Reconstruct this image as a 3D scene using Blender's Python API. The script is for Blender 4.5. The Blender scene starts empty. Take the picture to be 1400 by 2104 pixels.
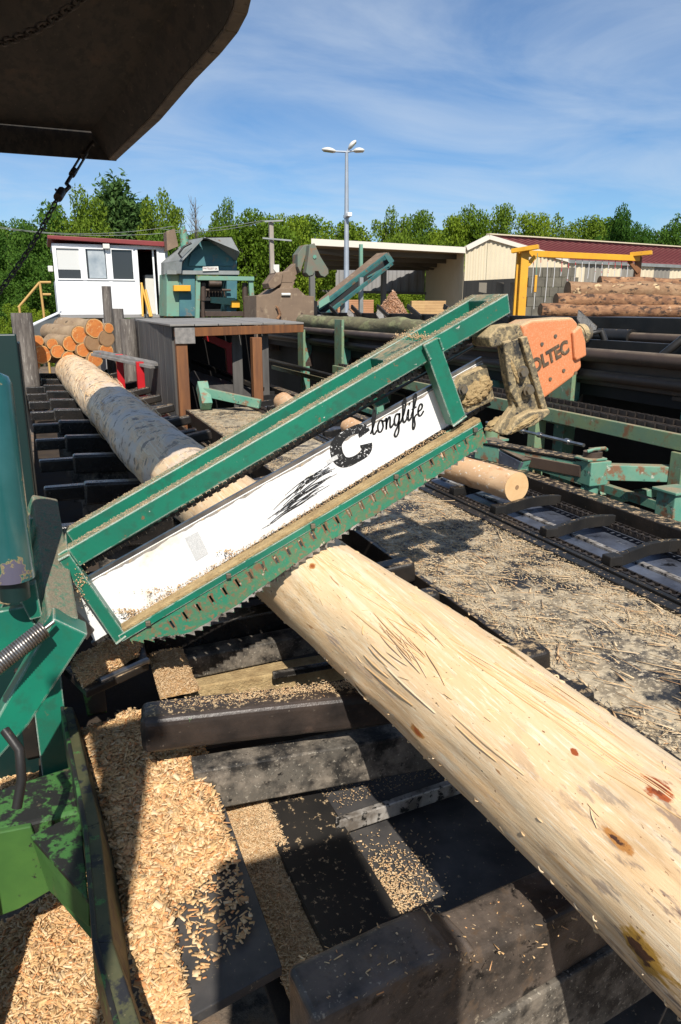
import bpy, bmesh, math, random
import numpy as np
from mathutils import Vector, Matrix, noise
random.seed(7); rng = np.random.default_rng(7)
R = math.radians
sc = bpy.context.scene
C = sc.collection

# ------------------------------------------------------------------ camera, sky, sun, exposure
F = 1500.0                                    # focal length in photo pixels (photo 1400 x 2104)
TH = math.atan(420.0 / F)                     # camera pitched down
AZ = R(21.386)                                # camera heads this far right of the log line (+Y)
SUN_EL, SUN_AZ = R(45), R(13)                 # light travels towards +Y, a little to +X
cam = bpy.data.cameras.new('camera'); cam_ob = bpy.data.objects.new('camera', cam); C.objects.link(cam_ob)
cam.sensor_fit = 'VERTICAL'; cam.sensor_height = 36.0; cam.lens = 36.0 * F / 2104.0
cam.clip_start = 0.02; cam.clip_end = 2000
cam_ob.location = (0, 0, 0); cam_ob.rotation_euler = (math.pi / 2 - TH, 0, -AZ)
sc.camera = cam_ob
sc.view_settings.view_transform = 'Standard'; sc.view_settings.look = 'None'
sc.view_settings.gamma = 1.0; sc.view_settings.use_curve_mapping = False
sc.view_settings.exposure = 0.62

w = bpy.data.worlds.new('World'); sc.world = w; w.use_nodes = True
nt = w.node_tree; nt.nodes.clear()
def N(t, **k):
    n = nt.nodes.new(t)
    for a, b in k.items(): setattr(n, a, b)
    return n
out = N('ShaderNodeOutputWorld'); bg = N('ShaderNodeBackground'); bg.inputs[1].default_value = 0.084
sky = N('ShaderNodeTexSky', sky_type='NISHITA'); sky.sun_disc = False
sky.sun_elevation = SUN_EL; sky.sun_rotation = math.pi + SUN_AZ
sky.altitude = 200; sky.air_density = 1.0; sky.dust_density = 0.35; sky.ozone_density = 2.2
tc = N('ShaderNodeTexCoord'); sep = N('ShaderNodeSeparateXYZ'); nt.links.new(tc.outputs['Generated'], sep.inputs[0])
# thin high cloud: project the direction on a flat layer, stretched streaks of noise
dv = N('ShaderNodeMath', operation='ADD'); dv.inputs[1].default_value = 0.12; nt.links.new(sep.outputs[2], dv.inputs[0])
mx_ = N('ShaderNodeMath', operation='MAXIMUM'); mx_.inputs[1].default_value = 0.03; nt.links.new(dv.outputs[0], mx_.inputs[0])
d1 = N('ShaderNodeMath', operation='DIVIDE'); d2 = N('ShaderNodeMath', operation='DIVIDE')
nt.links.new(sep.outputs[0], d1.inputs[0]); nt.links.new(mx_.outputs[0], d1.inputs[1])
nt.links.new(sep.outputs[1], d2.inputs[0]); nt.links.new(mx_.outputs[0], d2.inputs[1])
cmb = N('ShaderNodeCombineXYZ'); nt.links.new(d1.outputs[0], cmb.inputs[0]); nt.links.new(d2.outputs[0], cmb.inputs[1])
mp = N('ShaderNodeMapping'); mp.inputs['Rotation'].default_value = (0, 0, AZ + R(8)); mp.inputs['Scale'].default_value = (0.8, 1.25, 1)
nt.links.new(cmb.outputs[0], mp.inputs[0])
nz = N('ShaderNodeTexNoise'); nz.inputs['Scale'].default_value = 1.2; nz.inputs['Detail'].default_value = 9; nz.inputs['Roughness'].default_value = 0.58
nz.inputs['Distortion'].default_value = 0.6; nt.links.new(mp.outputs[0], nz.inputs['Vector'])
rp = N('ShaderNodeValToRGB'); rp.color_ramp.elements[0].position = 0.36; rp.color_ramp.elements[1].position = 0.74
rp.color_ramp.elements[1].color = (0.55, 0.55, 0.55, 1); nt.links.new(nz.outputs['Fac'], rp.inputs[0])
tint = N('ShaderNodeMixRGB', blend_type='MULTIPLY'); tint.inputs[0].default_value = 1.0; tint.inputs[2].default_value = (0.55, 0.73, 0.90, 1)
nt.links.new(sky.outputs[0], tint.inputs[1])
mix = N('ShaderNodeMixRGB'); nt.links.new(rp.outputs[0], mix.inputs[0]); nt.links.new(tint.outputs[0], mix.inputs[1])
mix.inputs[2].default_value = (5.2, 5.9, 6.7, 1)
nt.links.new(mix.outputs[0], bg.inputs[0]); nt.links.new(bg.outputs[0], out.inputs[0])

sl = bpy.data.lights.new('sun', 'SUN'); sl.energy = 4.2; sl.angle = R(0.5); sl.color = (1.0, 0.955, 0.88)
so = bpy.data.objects.new('sun', sl); C.objects.link(so)
sd = Vector((math.sin(SUN_AZ) * math.cos(SUN_EL), math.cos(SUN_AZ) * math.cos(SUN_EL), -math.sin(SUN_EL)))
so.rotation_euler = sd.to_track_quat('-Z', 'Y').to_euler(); so.location = (-5, -20, 20)

# ------------------------------------------------------------------ places: photo pixel + one known plane -> point
GZ = -2.3                                     # yard level below the camera
CA, SA, CT, ST = math.cos(AZ), math.sin(AZ), math.cos(TH), math.sin(TH)
def ray(px, py):
    u = (px - 700) / F; v = (1052 - py) / F
    x, y, z = u, CT + v * ST, -ST + v * CT
    return Vector((x * CA + y * SA, -x * SA + y * CA, z))
def onX(px, py, x): r = ray(px, py); return r * (x / r.x)
def onY(px, py, y): r = ray(px, py); return r * (y / r.y)
def onZ(px, py, z): r = ray(px, py); return r * (z / r.z)
def W(px, py, h):                             # at horizontal distance h straight ahead
    r = ray(px, py); return r * (h / (r.x * SA + r.y * CA))
FWD = Vector((SA, CA, 0)); RGT = Vector((CA, -SA, 0)); UP = Vector((0, 0, 1))

# ------------------------------------------------------------------ mesh builder
ROOT = {}
class MB:
    def __init__(s): s.v = []; s.f = []; s.sm = []
    def add(s, vs, fs, smooth=False):
        o = len(s.v); s.v += [tuple(v) for v in vs]; s.f += [tuple(i + o for i in f) for f in fs]; s.sm += [smooth] * len(fs); return s
    def hexa(s, c): return s.add(c, [(0,3,2,1),(4,5,6,7),(0,1,5,4),(1,2,6,5),(2,3,7,6),(3,0,4,7)])
    def box(s, x0, x1, y0, y1, z0, z1):
        return s.hexa([(x0,y0,z0),(x1,y0,z0),(x1,y1,z0),(x0,y1,z0),(x0,y0,z1),(x1,y0,z1),(x1,y1,z1),(x0,y1,z1)])
    def beam(s, p0, p1, w, h, up=UP):          # box from p0 to p1, w across, h along 'up'
        p0 = Vector(p0); p1 = Vector(p1); d = (p1 - p0).normalized(); up = Vector(up)
        sd_ = d.cross(up)
        if sd_.length < 1e-4: sd_ = d.cross(Vector((1, 0, 0)))
        sd_.normalize(); u = sd_.cross(d).normalized(); a = sd_ * (w / 2); b = u * (h / 2)
        return s.hexa([p0 - a - b, p0 + a - b, p1 + a - b, p1 - a - b, p0 - a + b, p0 + a + b, p1 + a + b, p1 - a + b])
    def slab(s, pts, th):                      # polygon pts extruded by vector th
        th = Vector(th); pts = [Vector(p) for p in pts]; n = len(pts)
        fs = [tuple(range(n)), tuple(range(2 * n - 1, n - 1, -1))] + [(i, i + n, (i + 1) % n + n, (i + 1) % n) for i in range(n)]
        return s.add(pts + [p + th for p in pts], fs)
    def tube(s, pts, r, n=12, cap=True, smooth=True, up=None):
        pts = [Vector(p) for p in pts]; m = len(pts)
        rs = r if isinstance(r, (list, tuple)) else [r] * m
        vs = []; fs = []; pu = None
        for i, p in enumerate(pts):
            d = (pts[min(i + 1, m - 1)] - pts[max(i - 1, 0)]).normalized()
            if pu is None:
                pu = up or (UP if abs(d.z) < .9 else Vector((1, 0, 0)))
            a = d.cross(pu).normalized(); b = a.cross(d).normalized(); pu = b
            for k in range(n):
                t = 2 * math.pi * k / n; vs.append(p + (a * math.cos(t) + b * math.sin(t)) * rs[i])
        for i in range(m - 1):
            for k in range(n):
                k2 = (k + 1) % n; fs.append((i*n + k, i*n + k2, (i+1)*n + k2, (i+1)*n + k))
        s.add(vs, fs, smooth)
        if cap:
            s.add(vs[:n], [tuple(range(n - 1, -1, -1))]); s.add(vs[-n:], [tuple(range(n))])
        return s
    def grid(s, fn, nu, nv, smooth=True):
        vs = [fn(i / nu, j / nv) for j in range(nv + 1) for i in range(nu + 1)]
        return s.add(vs, [(j*(nu+1)+i, j*(nu+1)+i+1, (j+1)*(nu+1)+i+1, (j+1)*(nu+1)+i) for j in range(nv) for i in range(nu)], smooth)
    def build(s, name, mat, parent=None, bevel=0, local=False, seg=2):
        me = bpy.data.meshes.new(name)
        off = Vector((0, 0, 0)) if local else (ROOT[parent.name] if parent else Vector((0, 0, 0)))
        me.from_pydata([tuple(Vector(v) - off) for v in s.v] if parent and not local else s.v, [], s.f)
        me.polygons.foreach_set('use_smooth', s.sm); me.update()
        bm = bmesh.new(); bm.from_mesh(me); bmesh.ops.recalc_face_normals(bm, faces=bm.faces); bm.to_mesh(me); bm.free()
        me.materials.append(mat)
        o = bpy.data.objects.new(name, me); C.objects.link(o)
        if parent:
            o.parent = parent; ROOT[o.name] = ROOT[parent.name]
        else: ROOT[o.name] = Vector((0, 0, 0))
        if bevel:
            b = o.modifiers.new('bevel', 'BEVEL'); b.width = bevel; b.segments = seg; b.limit_method = 'ANGLE'; b.angle_limit = R(35)
        return o
def tag(o, label, cat, group=None, kind=None):
    if label: o['label'] = label
    if cat: o['category'] = cat
    if group: o['group'] = group
    if kind: o['kind'] = kind
    return o
def thing(name, label, cat, base=(0, 0, 0), group=None):
    o = bpy.data.objects.new(name, None); C.objects.link(o); o.location = base; o.empty_display_size = .1
    ROOT[o.name] = Vector(base); return tag(o, label, cat, group)
def dup(root, loc, label=None, group=None, rz=None, scale=None):
    r = root.copy(); C.objects.link(r); r.location = loc; ROOT[r.name] = Vector(loc)
    if rz is not None: r.rotation_euler = (0, 0, rz)
    if scale: r.scale = scale
    if label: r['label'] = label
    if group: r['group'] = group
    for ch in list(root.children):
        c = ch.copy(); C.objects.link(c); c.parent = r
        for g in ch.children:
            d = g.copy(); C.objects.link(d); d.parent = c
    return r

# ------------------------------------------------------------------ materials
def mat(name, base, var=None, vs=4.0, vr=(.35, .65), spots=(), rough=.6, metal=0, bump=None, dust=None, stretch=(1, 1, 1), island=None, coat=0, spec=.5, rrough=None, edge=None):
    m = bpy.data.materials.new(name); m.use_nodes = True; t = m.node_tree; t.nodes.clear()
    def n(ty, **k):
        q = t.nodes.new(ty)
        for a, b in k.items(): setattr(q, a, b)
        return q
    L = t.links.new
    o = n('ShaderNodeOutputMaterial'); p = n('ShaderNodeBsdfPrincipled'); L(p.outputs[0], o.inputs[0])
    p.inputs['Roughness'].default_value = rough; p.inputs['Metallic'].default_value = metal
    p.inputs['Specular IOR Level'].default_value = spec
    if coat: p.inputs['Coat Weight'].default_value = coat; p.inputs['Coat Roughness'].default_value = .15
    co = n('ShaderNodeTexCoord'); mpp = n('ShaderNodeMapping'); mpp.inputs['Scale'].default_value = stretch
    L(co.outputs['Object'], mpp.inputs[0]); vec = mpp.outputs[0]
    def ns(scale, detail=6, ro=.6, v=vec):
        q = n('ShaderNodeTexNoise'); q.inputs['Scale'].default_value = scale; q.inputs['Detail'].default_value = detail; q.inputs['Roughness'].default_value = ro
        L(v, q.inputs['Vector']); return q.outputs['Fac']
    def ramp(fac, a, b):
        q = n('ShaderNodeMapRange'); q.inputs[1].default_value = a; q.inputs[2].default_value = b; L(fac, q.inputs[0]); return q.outputs[0]
    def mixc(f, a, b):
        q = n('ShaderNodeMixRGB')
        if isinstance(f, float): q.inputs[0].default_value = f
        else: L(f, q.inputs[0])
        for i, c in ((1, a), (2, b)):
            if isinstance(c, tuple): q.inputs[i].default_value = (*c[:3], 1)
            else: L(c, q.inputs[i])
        return q.outputs[0]
    col = tuple(base)
    rgh = None
    if var is not None: col = mixc(ramp(ns(vs), *vr), col, tuple(var))
    if island is not None:
        g = n('ShaderNodeNewGeometry'); rmp = n('ShaderNodeValToRGB'); els = rmp.color_ramp.elements
        for i, c in enumerate(island):
            e = els[i] if i < 2 else els.new(1.0)
            e.position = i / max(1, len(island) - 1); e.color = (*c, 1)
        for i, e in enumerate(els): pass
        L(g.outputs['Random Per Island'], rmp.inputs[0]); col = mixc(.75, col, rmp.outputs[0])
    for sp in spots:                            # (colour, scale, lo, hi[, roughness])
        f = ramp(ns(sp[1], 8, .65), sp[2], sp[3]); col = mixc(f, col, tuple(sp[0]))
    if edge:                                   # (colour, radius, noise scale, lo, hi): paint knocked off the corners; on the lugs, painted highlights
        bv = n('ShaderNodeBevel'); bv.samples = 4; bv.inputs['Radius'].default_value = edge[1]; ge = n('ShaderNodeNewGeometry')
        dt = n('ShaderNodeVectorMath', operation='DOT_PRODUCT'); L(bv.outputs[0], dt.inputs[0]); L(ge.outputs['Normal'], dt.inputs[1])
        em = n('ShaderNodeMath', operation='MULTIPLY'); L(ramp(dt.outputs['Value'], .985, .90), em.inputs[0]); L(ramp(ns(edge[2], 6, .65), edge[3], edge[4]), em.inputs[1])
        col = mixc(em.outputs[0], col, tuple(edge[0]))
    if dust:                                   # (colour, lo, hi, noise scale): what has settled on upward faces
        g = n('ShaderNodeNewGeometry'); sx = n('ShaderNodeSeparateXYZ'); L(g.outputs['Normal'], sx.inputs[0])
        up_ = ramp(sx.outputs[2], dust[1], dust[2])
        nn = ramp(ns(dust[3], 8, .7), dust[4] if len(dust) > 4 else .3, dust[5] if len(dust) > 5 else .6)
        mu = n('ShaderNodeMath', operation='MULTIPLY'); L(up_, mu.inputs[0]); L(nn, mu.inputs[1])
        fine = mixc(ramp(ns(220, 3, .6), .35, .65), tuple(dust[0]), tuple(c * .62 for c in dust[0]))
        col = mixc(mu.outputs[0], col, fine)
        rr = n('ShaderNodeMapRange'); rr.inputs[3].default_value = rough; rr.inputs[4].default_value = .95; L(mu.outputs[0], rr.inputs[0]); L(rr.outputs[0], p.inputs['Roughness'])
        if metal:
            rm = n('ShaderNodeMapRange'); rm.inputs[3].default_value = metal; rm.inputs[4].default_value = 0; L(mu.outputs[0], rm.inputs[0]); L(rm.outputs[0], p.inputs['Metallic'])
    elif rrough:
        rr = n('ShaderNodeMapRange'); rr.inputs[1].default_value = .35; rr.inputs[2].default_value = .65; rr.inputs[3].default_value = rrough[0]; rr.inputs[4].default_value = rrough[1]
        L(ns(7, 6), rr.inputs[0]); L(rr.outputs[0], p.inputs['Roughness'])
    if isinstance(col, tuple): p.inputs['Base Color'].default_value = (*col[:3], 1)
    else: L(col, p.inputs['Base Color'])
    if bump:
        b = n('ShaderNodeBump'); b.inputs['Strength'].default_value = bump[1]; b.inputs['Distance'].default_value = bump[2] if len(bump) > 2 else .01
        L(ns(bump[0], 8, .65), b.inputs['Height']); L(b.outputs[0], p.inputs['Normal'])
    m['_'] = 0
    return m

SAWD = (.62, .44, .25)                          # fresh sawdust
DUSTY = (.36, .27, .16)
M = {}
M['green'] = mat('green_paint', (.006, .165, .095), (.010, .12, .075), 3, spots=[((.014, .115, .07), 22, .5, .62), ((.16, .10, .05), 24, .645, .69), ((.5, .46, .40), 22, .71, .72), ((.5, .46, .40), 60, .69, .71), ((.02, .03, .025), 90, .69, .72)], rough=.42, bump=(60, .25, .004), edge=((.62, .59, .53), .007, 18, .36, .50), dust=(DUSTY, .45, .85, 30, .30, .60))
M['green_clean'] = mat('green_paint_arm', (.006, .175, .10), (.008, .12, .08), 3, spots=[((.012, .125, .075), 16, .5, .62), ((.55, .50, .42), 40, .715, .73), ((.02, .03, .03), 60, .69, .72), ((.12, .08, .05), 12, .69, .72)], rough=.38, bump=(70, .2, .003), edge=((.55, .50, .44), .006, 14, .40, .50), dust=(DUSTY, .75, .98, 20, .45, .7))
M['green_comb'] = mat('worn_comb_paint', (.020, .18, .10), (.075, .16, .08), 26, (.4, .6), spots=[((.20, .12, .06), 60, .52, .62), ((.17, .10, .05), 18, .58, .64), ((.48, .40, .32), 30, .66, .68), ((.02, .19, .11), 9, .64, .70)], rough=.6, bump=(120, .5, .003))
M['rustpatch'] = mat('rust_round_slots', (.20, .105, .05), (.12, .065, .035), 60, spots=[((.42, .34, .26), 50, .62, .66)], rough=.85, bump=(120, .4, .003))
M['teal'] = mat('faded_teal_paint', (.07, .235, .17), (.15, .28, .19), 5, spots=[((.20, .10, .05), 9, .54, .62), ((.40, .42, .33), 16, .62, .66), ((.03, .03, .03), 13, .62, .67)], rough=.6, bump=(30, .2, .004), dust=(DUSTY, .6, .95, 9))
M['teal_dark'] = mat('dark_teal_paint', (.002, .024, .020), (.003, .016, .015), 2, spots=[((.10, .07, .05), 7, .66, .74)], rough=.45)
M['teal_cyl'] = mat('cylinder_enamel', (.006, .065, .062), (.02, .10, .10), 3, spots=[((.26, .20, .08), 4.5, .555, .565), ((.09, .085, .12), 4.5, .565, .575)], rough=.25, coat=.4)
M['sage'] = mat('sage_green_paint', (.19, .25, .12), (.13, .22, .14), 5, spots=[((.22, .11, .05), 9, .54, .64), ((.34, .37, .27), 16, .62, .68), ((.03, .03, .025), 14, .64, .68)], rough=.6, bump=(30, .2, .004), dust=(DUSTY, .6, .95, 9))
M['grass_green'] = mat('chipped_leaf_green_paint', (.055, .15, .035), (.04, .12, .03), 4, spots=[((.016, .015, .013), 16, .44, .50), ((.016, .015, .013), 60, .58, .62), ((.45, .36, .24), 110, .70, .72), ((.10, .09, .05), 30, .66, .7)], rough=.45, bump=(40, .2, .004))
M['grass_green_solid'] = mat('leaf_green_paint', (.060, .145, .030), (.042, .11, .026), 6, spots=[((.022, .020, .018), 30, .64, .68), ((.10, .11, .04), 9, .58, .68)], rough=.42, bump=(50, .1, .003))
M['flange'] = mat('olive_worn_flange', (.075, .070, .030), (.045, .050, .022), 14, spots=[((.06, .16, .04), 26, .61, .64), ((.014, .014, .016), 13, .53, .58), ((.16, .13, .07), 90, .64, .68)], rough=.6, bump=(60, .2, .003))
M['black'] = mat('oily_black_steel', (.014, .013, .012), (.032, .025, .020), 5, spots=[((.10, .07, .045), 8, .63, .75), ((.20, .17, .13), 24, .68, .74)], rough=.38, metal=.06, spec=.28, bump=(28, .35, .006), dust=(SAWD, .65, .97, 30, .50, .64))
M['black_clean'] = mat('black_steel', (.012, .012, .012), (.026, .023, .020), 4, spots=[((.10, .075, .05), 14, .66, .76)], rough=.42, metal=.06, spec=.28, bump=(30, .25, .004), dust=(SAWD, .7, 1, 40, .58, .66))
M['bar_black'] = mat('greasy_bar_steel', (.022, .018, .016), (.055, .040, .032), 6, spots=[((.09, .06, .045), 9, .60, .72), ((.17, .14, .11), 60, .66, .72), ((.12, .26, .10), 11, .70, .72)], rough=.34, metal=.06, spec=.28, bump=(22, .45, .006), edge=((.14, .11, .09), .01, 20, .42, .6), dust=(SAWD, .85, .99, 60, .54, .62))
M['bar_grease'] = mat('greasy_notched_bar', (.045, .037, .031), (.12, .092, .072), 9, (.42, .6), spots=[((.11, .075, .05), 16, .56, .66), ((.012, .011, .010), 11, .56, .63), ((.30, .24, .17), 110, .62, .67), ((.26, .21, .15), 26, .66, .70)], rough=.30, metal=.06, spec=.28, bump=(24, .5, .006), edge=((.16, .125, .10), .012, 20, .42, .60))
M['lug'] = mat('black_cradle_steel', (.010, .010, .010), (.025, .021, .018), 5, spots=[((.12, .10, .08), 26, .64, .70)], rough=.24, metal=.1, spec=.55, bump=(30, .5, .006), edge=((.30, .27, .23), .010, 16, .36, .52), dust=((.26, .22, .17), .8, 1, 14, .54, .72))  # pale edge colour paints the highlights along the block tops
M['lug_old'] = mat('black_cradle_steel', (.010, .010, .010), (.025, .021, .018), 4, spots=[((.16, .13, .10), 20, .66, .72)], rough=.3, metal=.06, spec=.28, bump=(22, .35, .006), dust=((.30, .26, .2), .7, 1, 12, .52, .7))
M['lug_face'] = mat('scuffed_cradle_face', (.030, .027, .024), (.12, .105, .085), 6, (.45, .58), spots=[((.24, .20, .155), 10, .46, .68), ((.42, .37, .29), 110, .58, .70), ((.012, .011, .010), 34, .60, .68), ((.010, .010, .010), 7, .56, .66)], rough=.55, metal=.06, spec=.28, bump=(30, .4, .006))
M['plate'] = mat('dark_plate', (.045, .043, .043), (.090, .082, .076), 7, spots=[((.30, .23, .14), 70, .63, .68), ((.10, .08, .06), 8, .64, .72)], rough=.36, metal=.06, spec=.28, bump=(35, .2, .003))
M['plate_blue'] = mat('polished_blue_steel', (.16, .18, .23), (.06, .065, .085), 4, spots=[((.012, .012, .014), 7, .58, .66), ((.26, .27, .30), 20, .62, .68)], rough=.38, metal=.4, bump=(30, .2, .004))
M['wornedge'] = mat('worn_bright_edge', (.50, .46, .41), (.20, .17, .14), 14, (.4, .6), spots=[((.025, .024, .022), 30, .54, .58), ((.025, .024, .022), 9, .60, .64)], rough=.45, metal=.4)
M['rust'] = mat('rusty_pipe', (.085, .055, .038), (.05, .034, .026), 3, spots=[((.17, .10, .06), 6, .60, .72)], rough=.55, metal=.2, bump=(30, .3, .004), dust=((.24, .18, .12), .6, 1, 5))
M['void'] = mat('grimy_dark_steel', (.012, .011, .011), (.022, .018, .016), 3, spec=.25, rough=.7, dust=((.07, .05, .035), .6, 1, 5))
M['white_bar'] = mat('white_bar_enamel', (.80, .79, .77), (.74, .73, .70), 6, spots=[((.66, .58, .44), 7, .56, .72), ((.55, .38, .18), 22, .66, .72), ((.10, .09, .08), 120, .70, .715), ((.30, .28, .25), 40, .70, .715)], rough=.5, bump=(50, .1, .002))
M['steel'] = mat('bare_steel', (.45, .44, .43), (.25, .24, .23), 12, rough=.28, metal=.9, bump=(60, .1, .002))
M['chainblur'] = mat('oiled_saw_chain', (.03, .028, .026), (.09, .085, .08), 26, rough=.3, metal=.6)
M['print'] = mat('worn_black_print', (.012, .012, .012), None, spots=[((.80, .79, .77), 130, .60, .62)], rough=.5)
M['print_faint'] = mat('faded_black_print', (.34, .34, .33), None, spots=[((.74, .73, .71), 600, .35, .68), ((.80, .79, .77), 24, .56, .66)], rough=.5)
M['ink'] = mat('black_print', (.010, .010, .010), None, spots=[((.80, .79, .77), 70, .70, .72)], rough=.5)
M['orange'] = mat('orange_cover_paint', (.62, .20, .075), (.57, .18, .065), 4, spots=[((.60, .34, .18), 420, .52, .62), ((.60, .36, .20), 18, .60, .72)], rough=.62, bump=(200, .15, .002), dust=(SAWD, .15, .75, 12, .25, .5))
M['orange_dark'] = mat('dirty_relief_lettering', (.14, .085, .04), (.05, .04, .03), 40, spots=[((.45, .32, .18), 60, .60, .66)], rough=.8)
M['dustcast'] = mat('dust_caked_casting', (.20, .16, .092), (.085, .07, .048), 45, spots=[((.40, .30, .155), 60, .48, .58), ((.025, .025, .024), 30, .56, .62), ((.02, .18, .11), 20, .70, .72)], rough=.85, bump=(60, .6, .008), dust=((.52, .38, .2), .1, .6, 20, .2, .5))
M['dustpack'] = mat('packed_sawdust', (.46, .33, .16), (.30, .20, .09), 20, rough=.95, bump=(90, .9, .012))
M['bolt'] = mat('dirty_bolt', (.13, .12, .11), (.22, .17, .10), 30, rough=.5, metal=.5)
M['spring'] = mat('spring_steel', (.38, .36, .34), (.16, .13, .10), 14, rough=.32, metal=.85)
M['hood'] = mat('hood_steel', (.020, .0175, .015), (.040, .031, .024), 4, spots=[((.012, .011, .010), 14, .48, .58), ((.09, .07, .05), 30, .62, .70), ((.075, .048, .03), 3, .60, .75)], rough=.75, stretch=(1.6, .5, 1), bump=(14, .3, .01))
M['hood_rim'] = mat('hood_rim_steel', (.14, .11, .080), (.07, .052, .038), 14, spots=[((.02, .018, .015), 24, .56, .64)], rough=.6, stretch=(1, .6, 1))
M['chain'] = mat('chain_steel', (.035, .030, .028), (.07, .055, .045), 20, rough=.5, metal=.5)
# timber
M['sawdust'] = mat('sawdust_bed', (.46, .27, .11), (.32, .18, .07), 30, spots=[((.62, .44, .25), 90, .5, .6)], rough=.95, bump=(120, .9, .012))
M['chips'] = mat('wood_chips', (.60, .42, .24), None, island=[(.30, .13, .035), (.62, .37, .15), (.74, .51, .26), (.52, .28, .09), (.80, .60, .36), (.42, .20, .06), (.68, .44, .19), (.60, .20, .04), (.72, .50, .26)], rough=.85)
M['chips_fine'] = mat('wood_shavings', (.55, .40, .25), None, island=[(.40, .22, .09), (.60, .40, .20), (.68, .50, .29), (.54, .34, .15), (.72, .55, .34), (.34, .19, .08), (.64, .44, .23), (.52, .24, .08)], rough=.85)
M['chips_grey'] = mat('greyed_shavings', (.40, .32, .22), None, island=[(.30, .20, .10), (.58, .43, .24), (.70, .55, .34), (.48, .34, .18), (.74, .60, .39), (.18, .12, .07), (.62, .46, .25), (.52, .26, .10)], rough=.85)
M['greyplank'] = mat('weathered_grey_plank', (.24, .22, .20), (.15, .14, .13), 2.5, spots=[((.07, .065, .06), 9, .62, .68)], rough=.85, stretch=(8, .6, 8), bump=(14, .4, .004))
M['vplank'] = mat('weathered_upright_plank', (.055, .050, .046), (.10, .092, .082), 2.5, rough=.85, stretch=(8, 8, .6), bump=(14, .4, .004))
M['boardtop'] = mat('grey_board_top', (.26, .24, .215), (.17, .155, .14), 1.5, spots=[((.34, .28, .2), 40, .62, .7)], rough=.85)
M['brownwood'] = mat('brown_stained_timber', (.22, .085, .025), (.13, .05, .018), 2.5, rough=.7, stretch=(8, 8, .7), bump=(14, .3, .004))
M['post'] = mat('weathered_round_post', (.19, .165, .14), (.085, .07, .06), 3, spots=[((.30, .27, .23), 7, .58, .66)], rough=.9, stretch=(6, 6, .8), bump=(9, .8, .02))
M['bark'] = mat('reddish_bark', (.17, .080, .038), (.33, .17, .080), 5, (.4, .6), spots=[((.46, .32, .20), 6, .62, .66), ((.050, .028, .018), 8, .52, .60)], rough=.9, stretch=(.5, 1, 1), bump=(7, .9, .03))
M['bark2'] = mat('pale_scarred_bark', (.30, .18, .095), (.19, .095, .045), 5, (.4, .6), spots=[((.52, .37, .20), 5, .55, .60), ((.06, .035, .02), 9, .56, .61)], rough=.9, stretch=(.5, 1, 1), bump=(7, .9, .03))
M['bark_y'] = mat('tan_log_bark', (.36, .25, .145), (.23, .15, .085), 4, spots=[((.42, .34, .24), 6, .58, .66), ((.09, .06, .035), 9, .6, .66)], rough=.9, stretch=(1, .5, 1), bump=(9, .7, .02))
M['mossbark'] = mat('mossy_bark', (.17, .15, .075), (.10, .085, .05), 5, spots=[((.24, .24, .11), 5, .5, .6), ((.30, .22, .15), 7, .62, .7)], rough=.95, stretch=(1, .5, 1), bump=(9, .9, .03))
M['endgrain'] = mat('orange_log_end', (.55, .19, .04), (.42, .12, .025), 6, spots=[((.62, .34, .13), 14, .56, .66), ((.30, .09, .03), 22, .60, .68)], rough=.8, bump=(60, .3, .004))
M['endgrain_pale'] = mat('brown_log_end', (.30, .18, .09), (.24, .13, .06), 5, spots=[((.12, .07, .04), 10, .62, .7)], rough=.85, bump=(60, .3, .004))
M['lumber'] = mat('fresh_sawn_lumber', (.55, .34, .15), (.45, .26, .11), 3, rough=.8)
M['lumber_red'] = mat('pinkish_sawn_lumber', (.45, .22, .11), (.40, .19, .09), 3, rough=.8)
# background
M['white_panel'] = mat('white_cabin_panel', (.80, .80, .79), (.74, .74, .73), 1, rough=.55)
M['white_frame'] = mat('white_window_frame', (.80, .80, .78), None, rough=.4)
M['redtrim'] = mat('red_roof_trim', (.22, .030, .028), (.17, .025, .025), 2, rough=.5)
M['shedroof'] = mat('red_corrugated_roof', (.19, .045, .045), (.155, .038, .038), .3, spots=[((.22, .08, .07), 2, .56, .7)], rough=.7)
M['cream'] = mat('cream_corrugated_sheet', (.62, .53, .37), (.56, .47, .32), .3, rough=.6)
M['creamdark'] = mat('translucent_grey_sheet', (.25, .225, .18), (.20, .18, .15), .4, rough=.6)
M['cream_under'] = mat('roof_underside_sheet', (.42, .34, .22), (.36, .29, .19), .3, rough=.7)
M['fascia'] = mat('pale_fascia', (.66, .60, .50), None, rough=.6)
M['greywall'] = mat('grey_sheet_wall', (.26, .25, .24), (.22, .21, .20), .5, rough=.7)
M['concreteb'] = mat('concrete_block_wall', (.135, .12, .088), (.085, .076, .058), 2, rough=.9)
M['purlin'] = mat('grey_purlin', (.12, .115, .10), None, rough=.6)
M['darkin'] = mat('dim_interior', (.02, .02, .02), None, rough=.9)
M['yellow'] = mat('yellow_gantry_paint', (.72, .36, .02), (.62, .29, .02), 2, spots=[((.28, .15, .05), 6, .64, .72)], rough=.5)
M['yellow_rail'] = mat('yellow_rail_paint', (.62, .32, .04), None, rough=.5)
M['tanrail'] = mat('tan_rail_paint', (.45, .27, .08), None, rough=.6)
M['red'] = mat('red_paint', (.50, .010, .016), (.38, .008, .012), 3, rough=.4)
M['bluegreen'] = mat('machine_blue_paint', (.035, .115, .15), (.06, .17, .17), 2.5, spots=[((.22, .15, .09), 4, .60, .72), ((.20, .24, .20), 8, .64, .70)], rough=.6)
M['machine_green'] = mat('machine_green_paint', (.13, .30, .22), (.16, .26, .18), 3, spots=[((.24, .13, .07), 5, .58, .68)], rough=.6)
M['zinc'] = mat('dull_zinc_sheet', (.30, .31, .30), (.20, .21, .19), 2, spots=[((.18, .10, .05), 5, .62, .7)], rough=.55, metal=.3)
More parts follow.
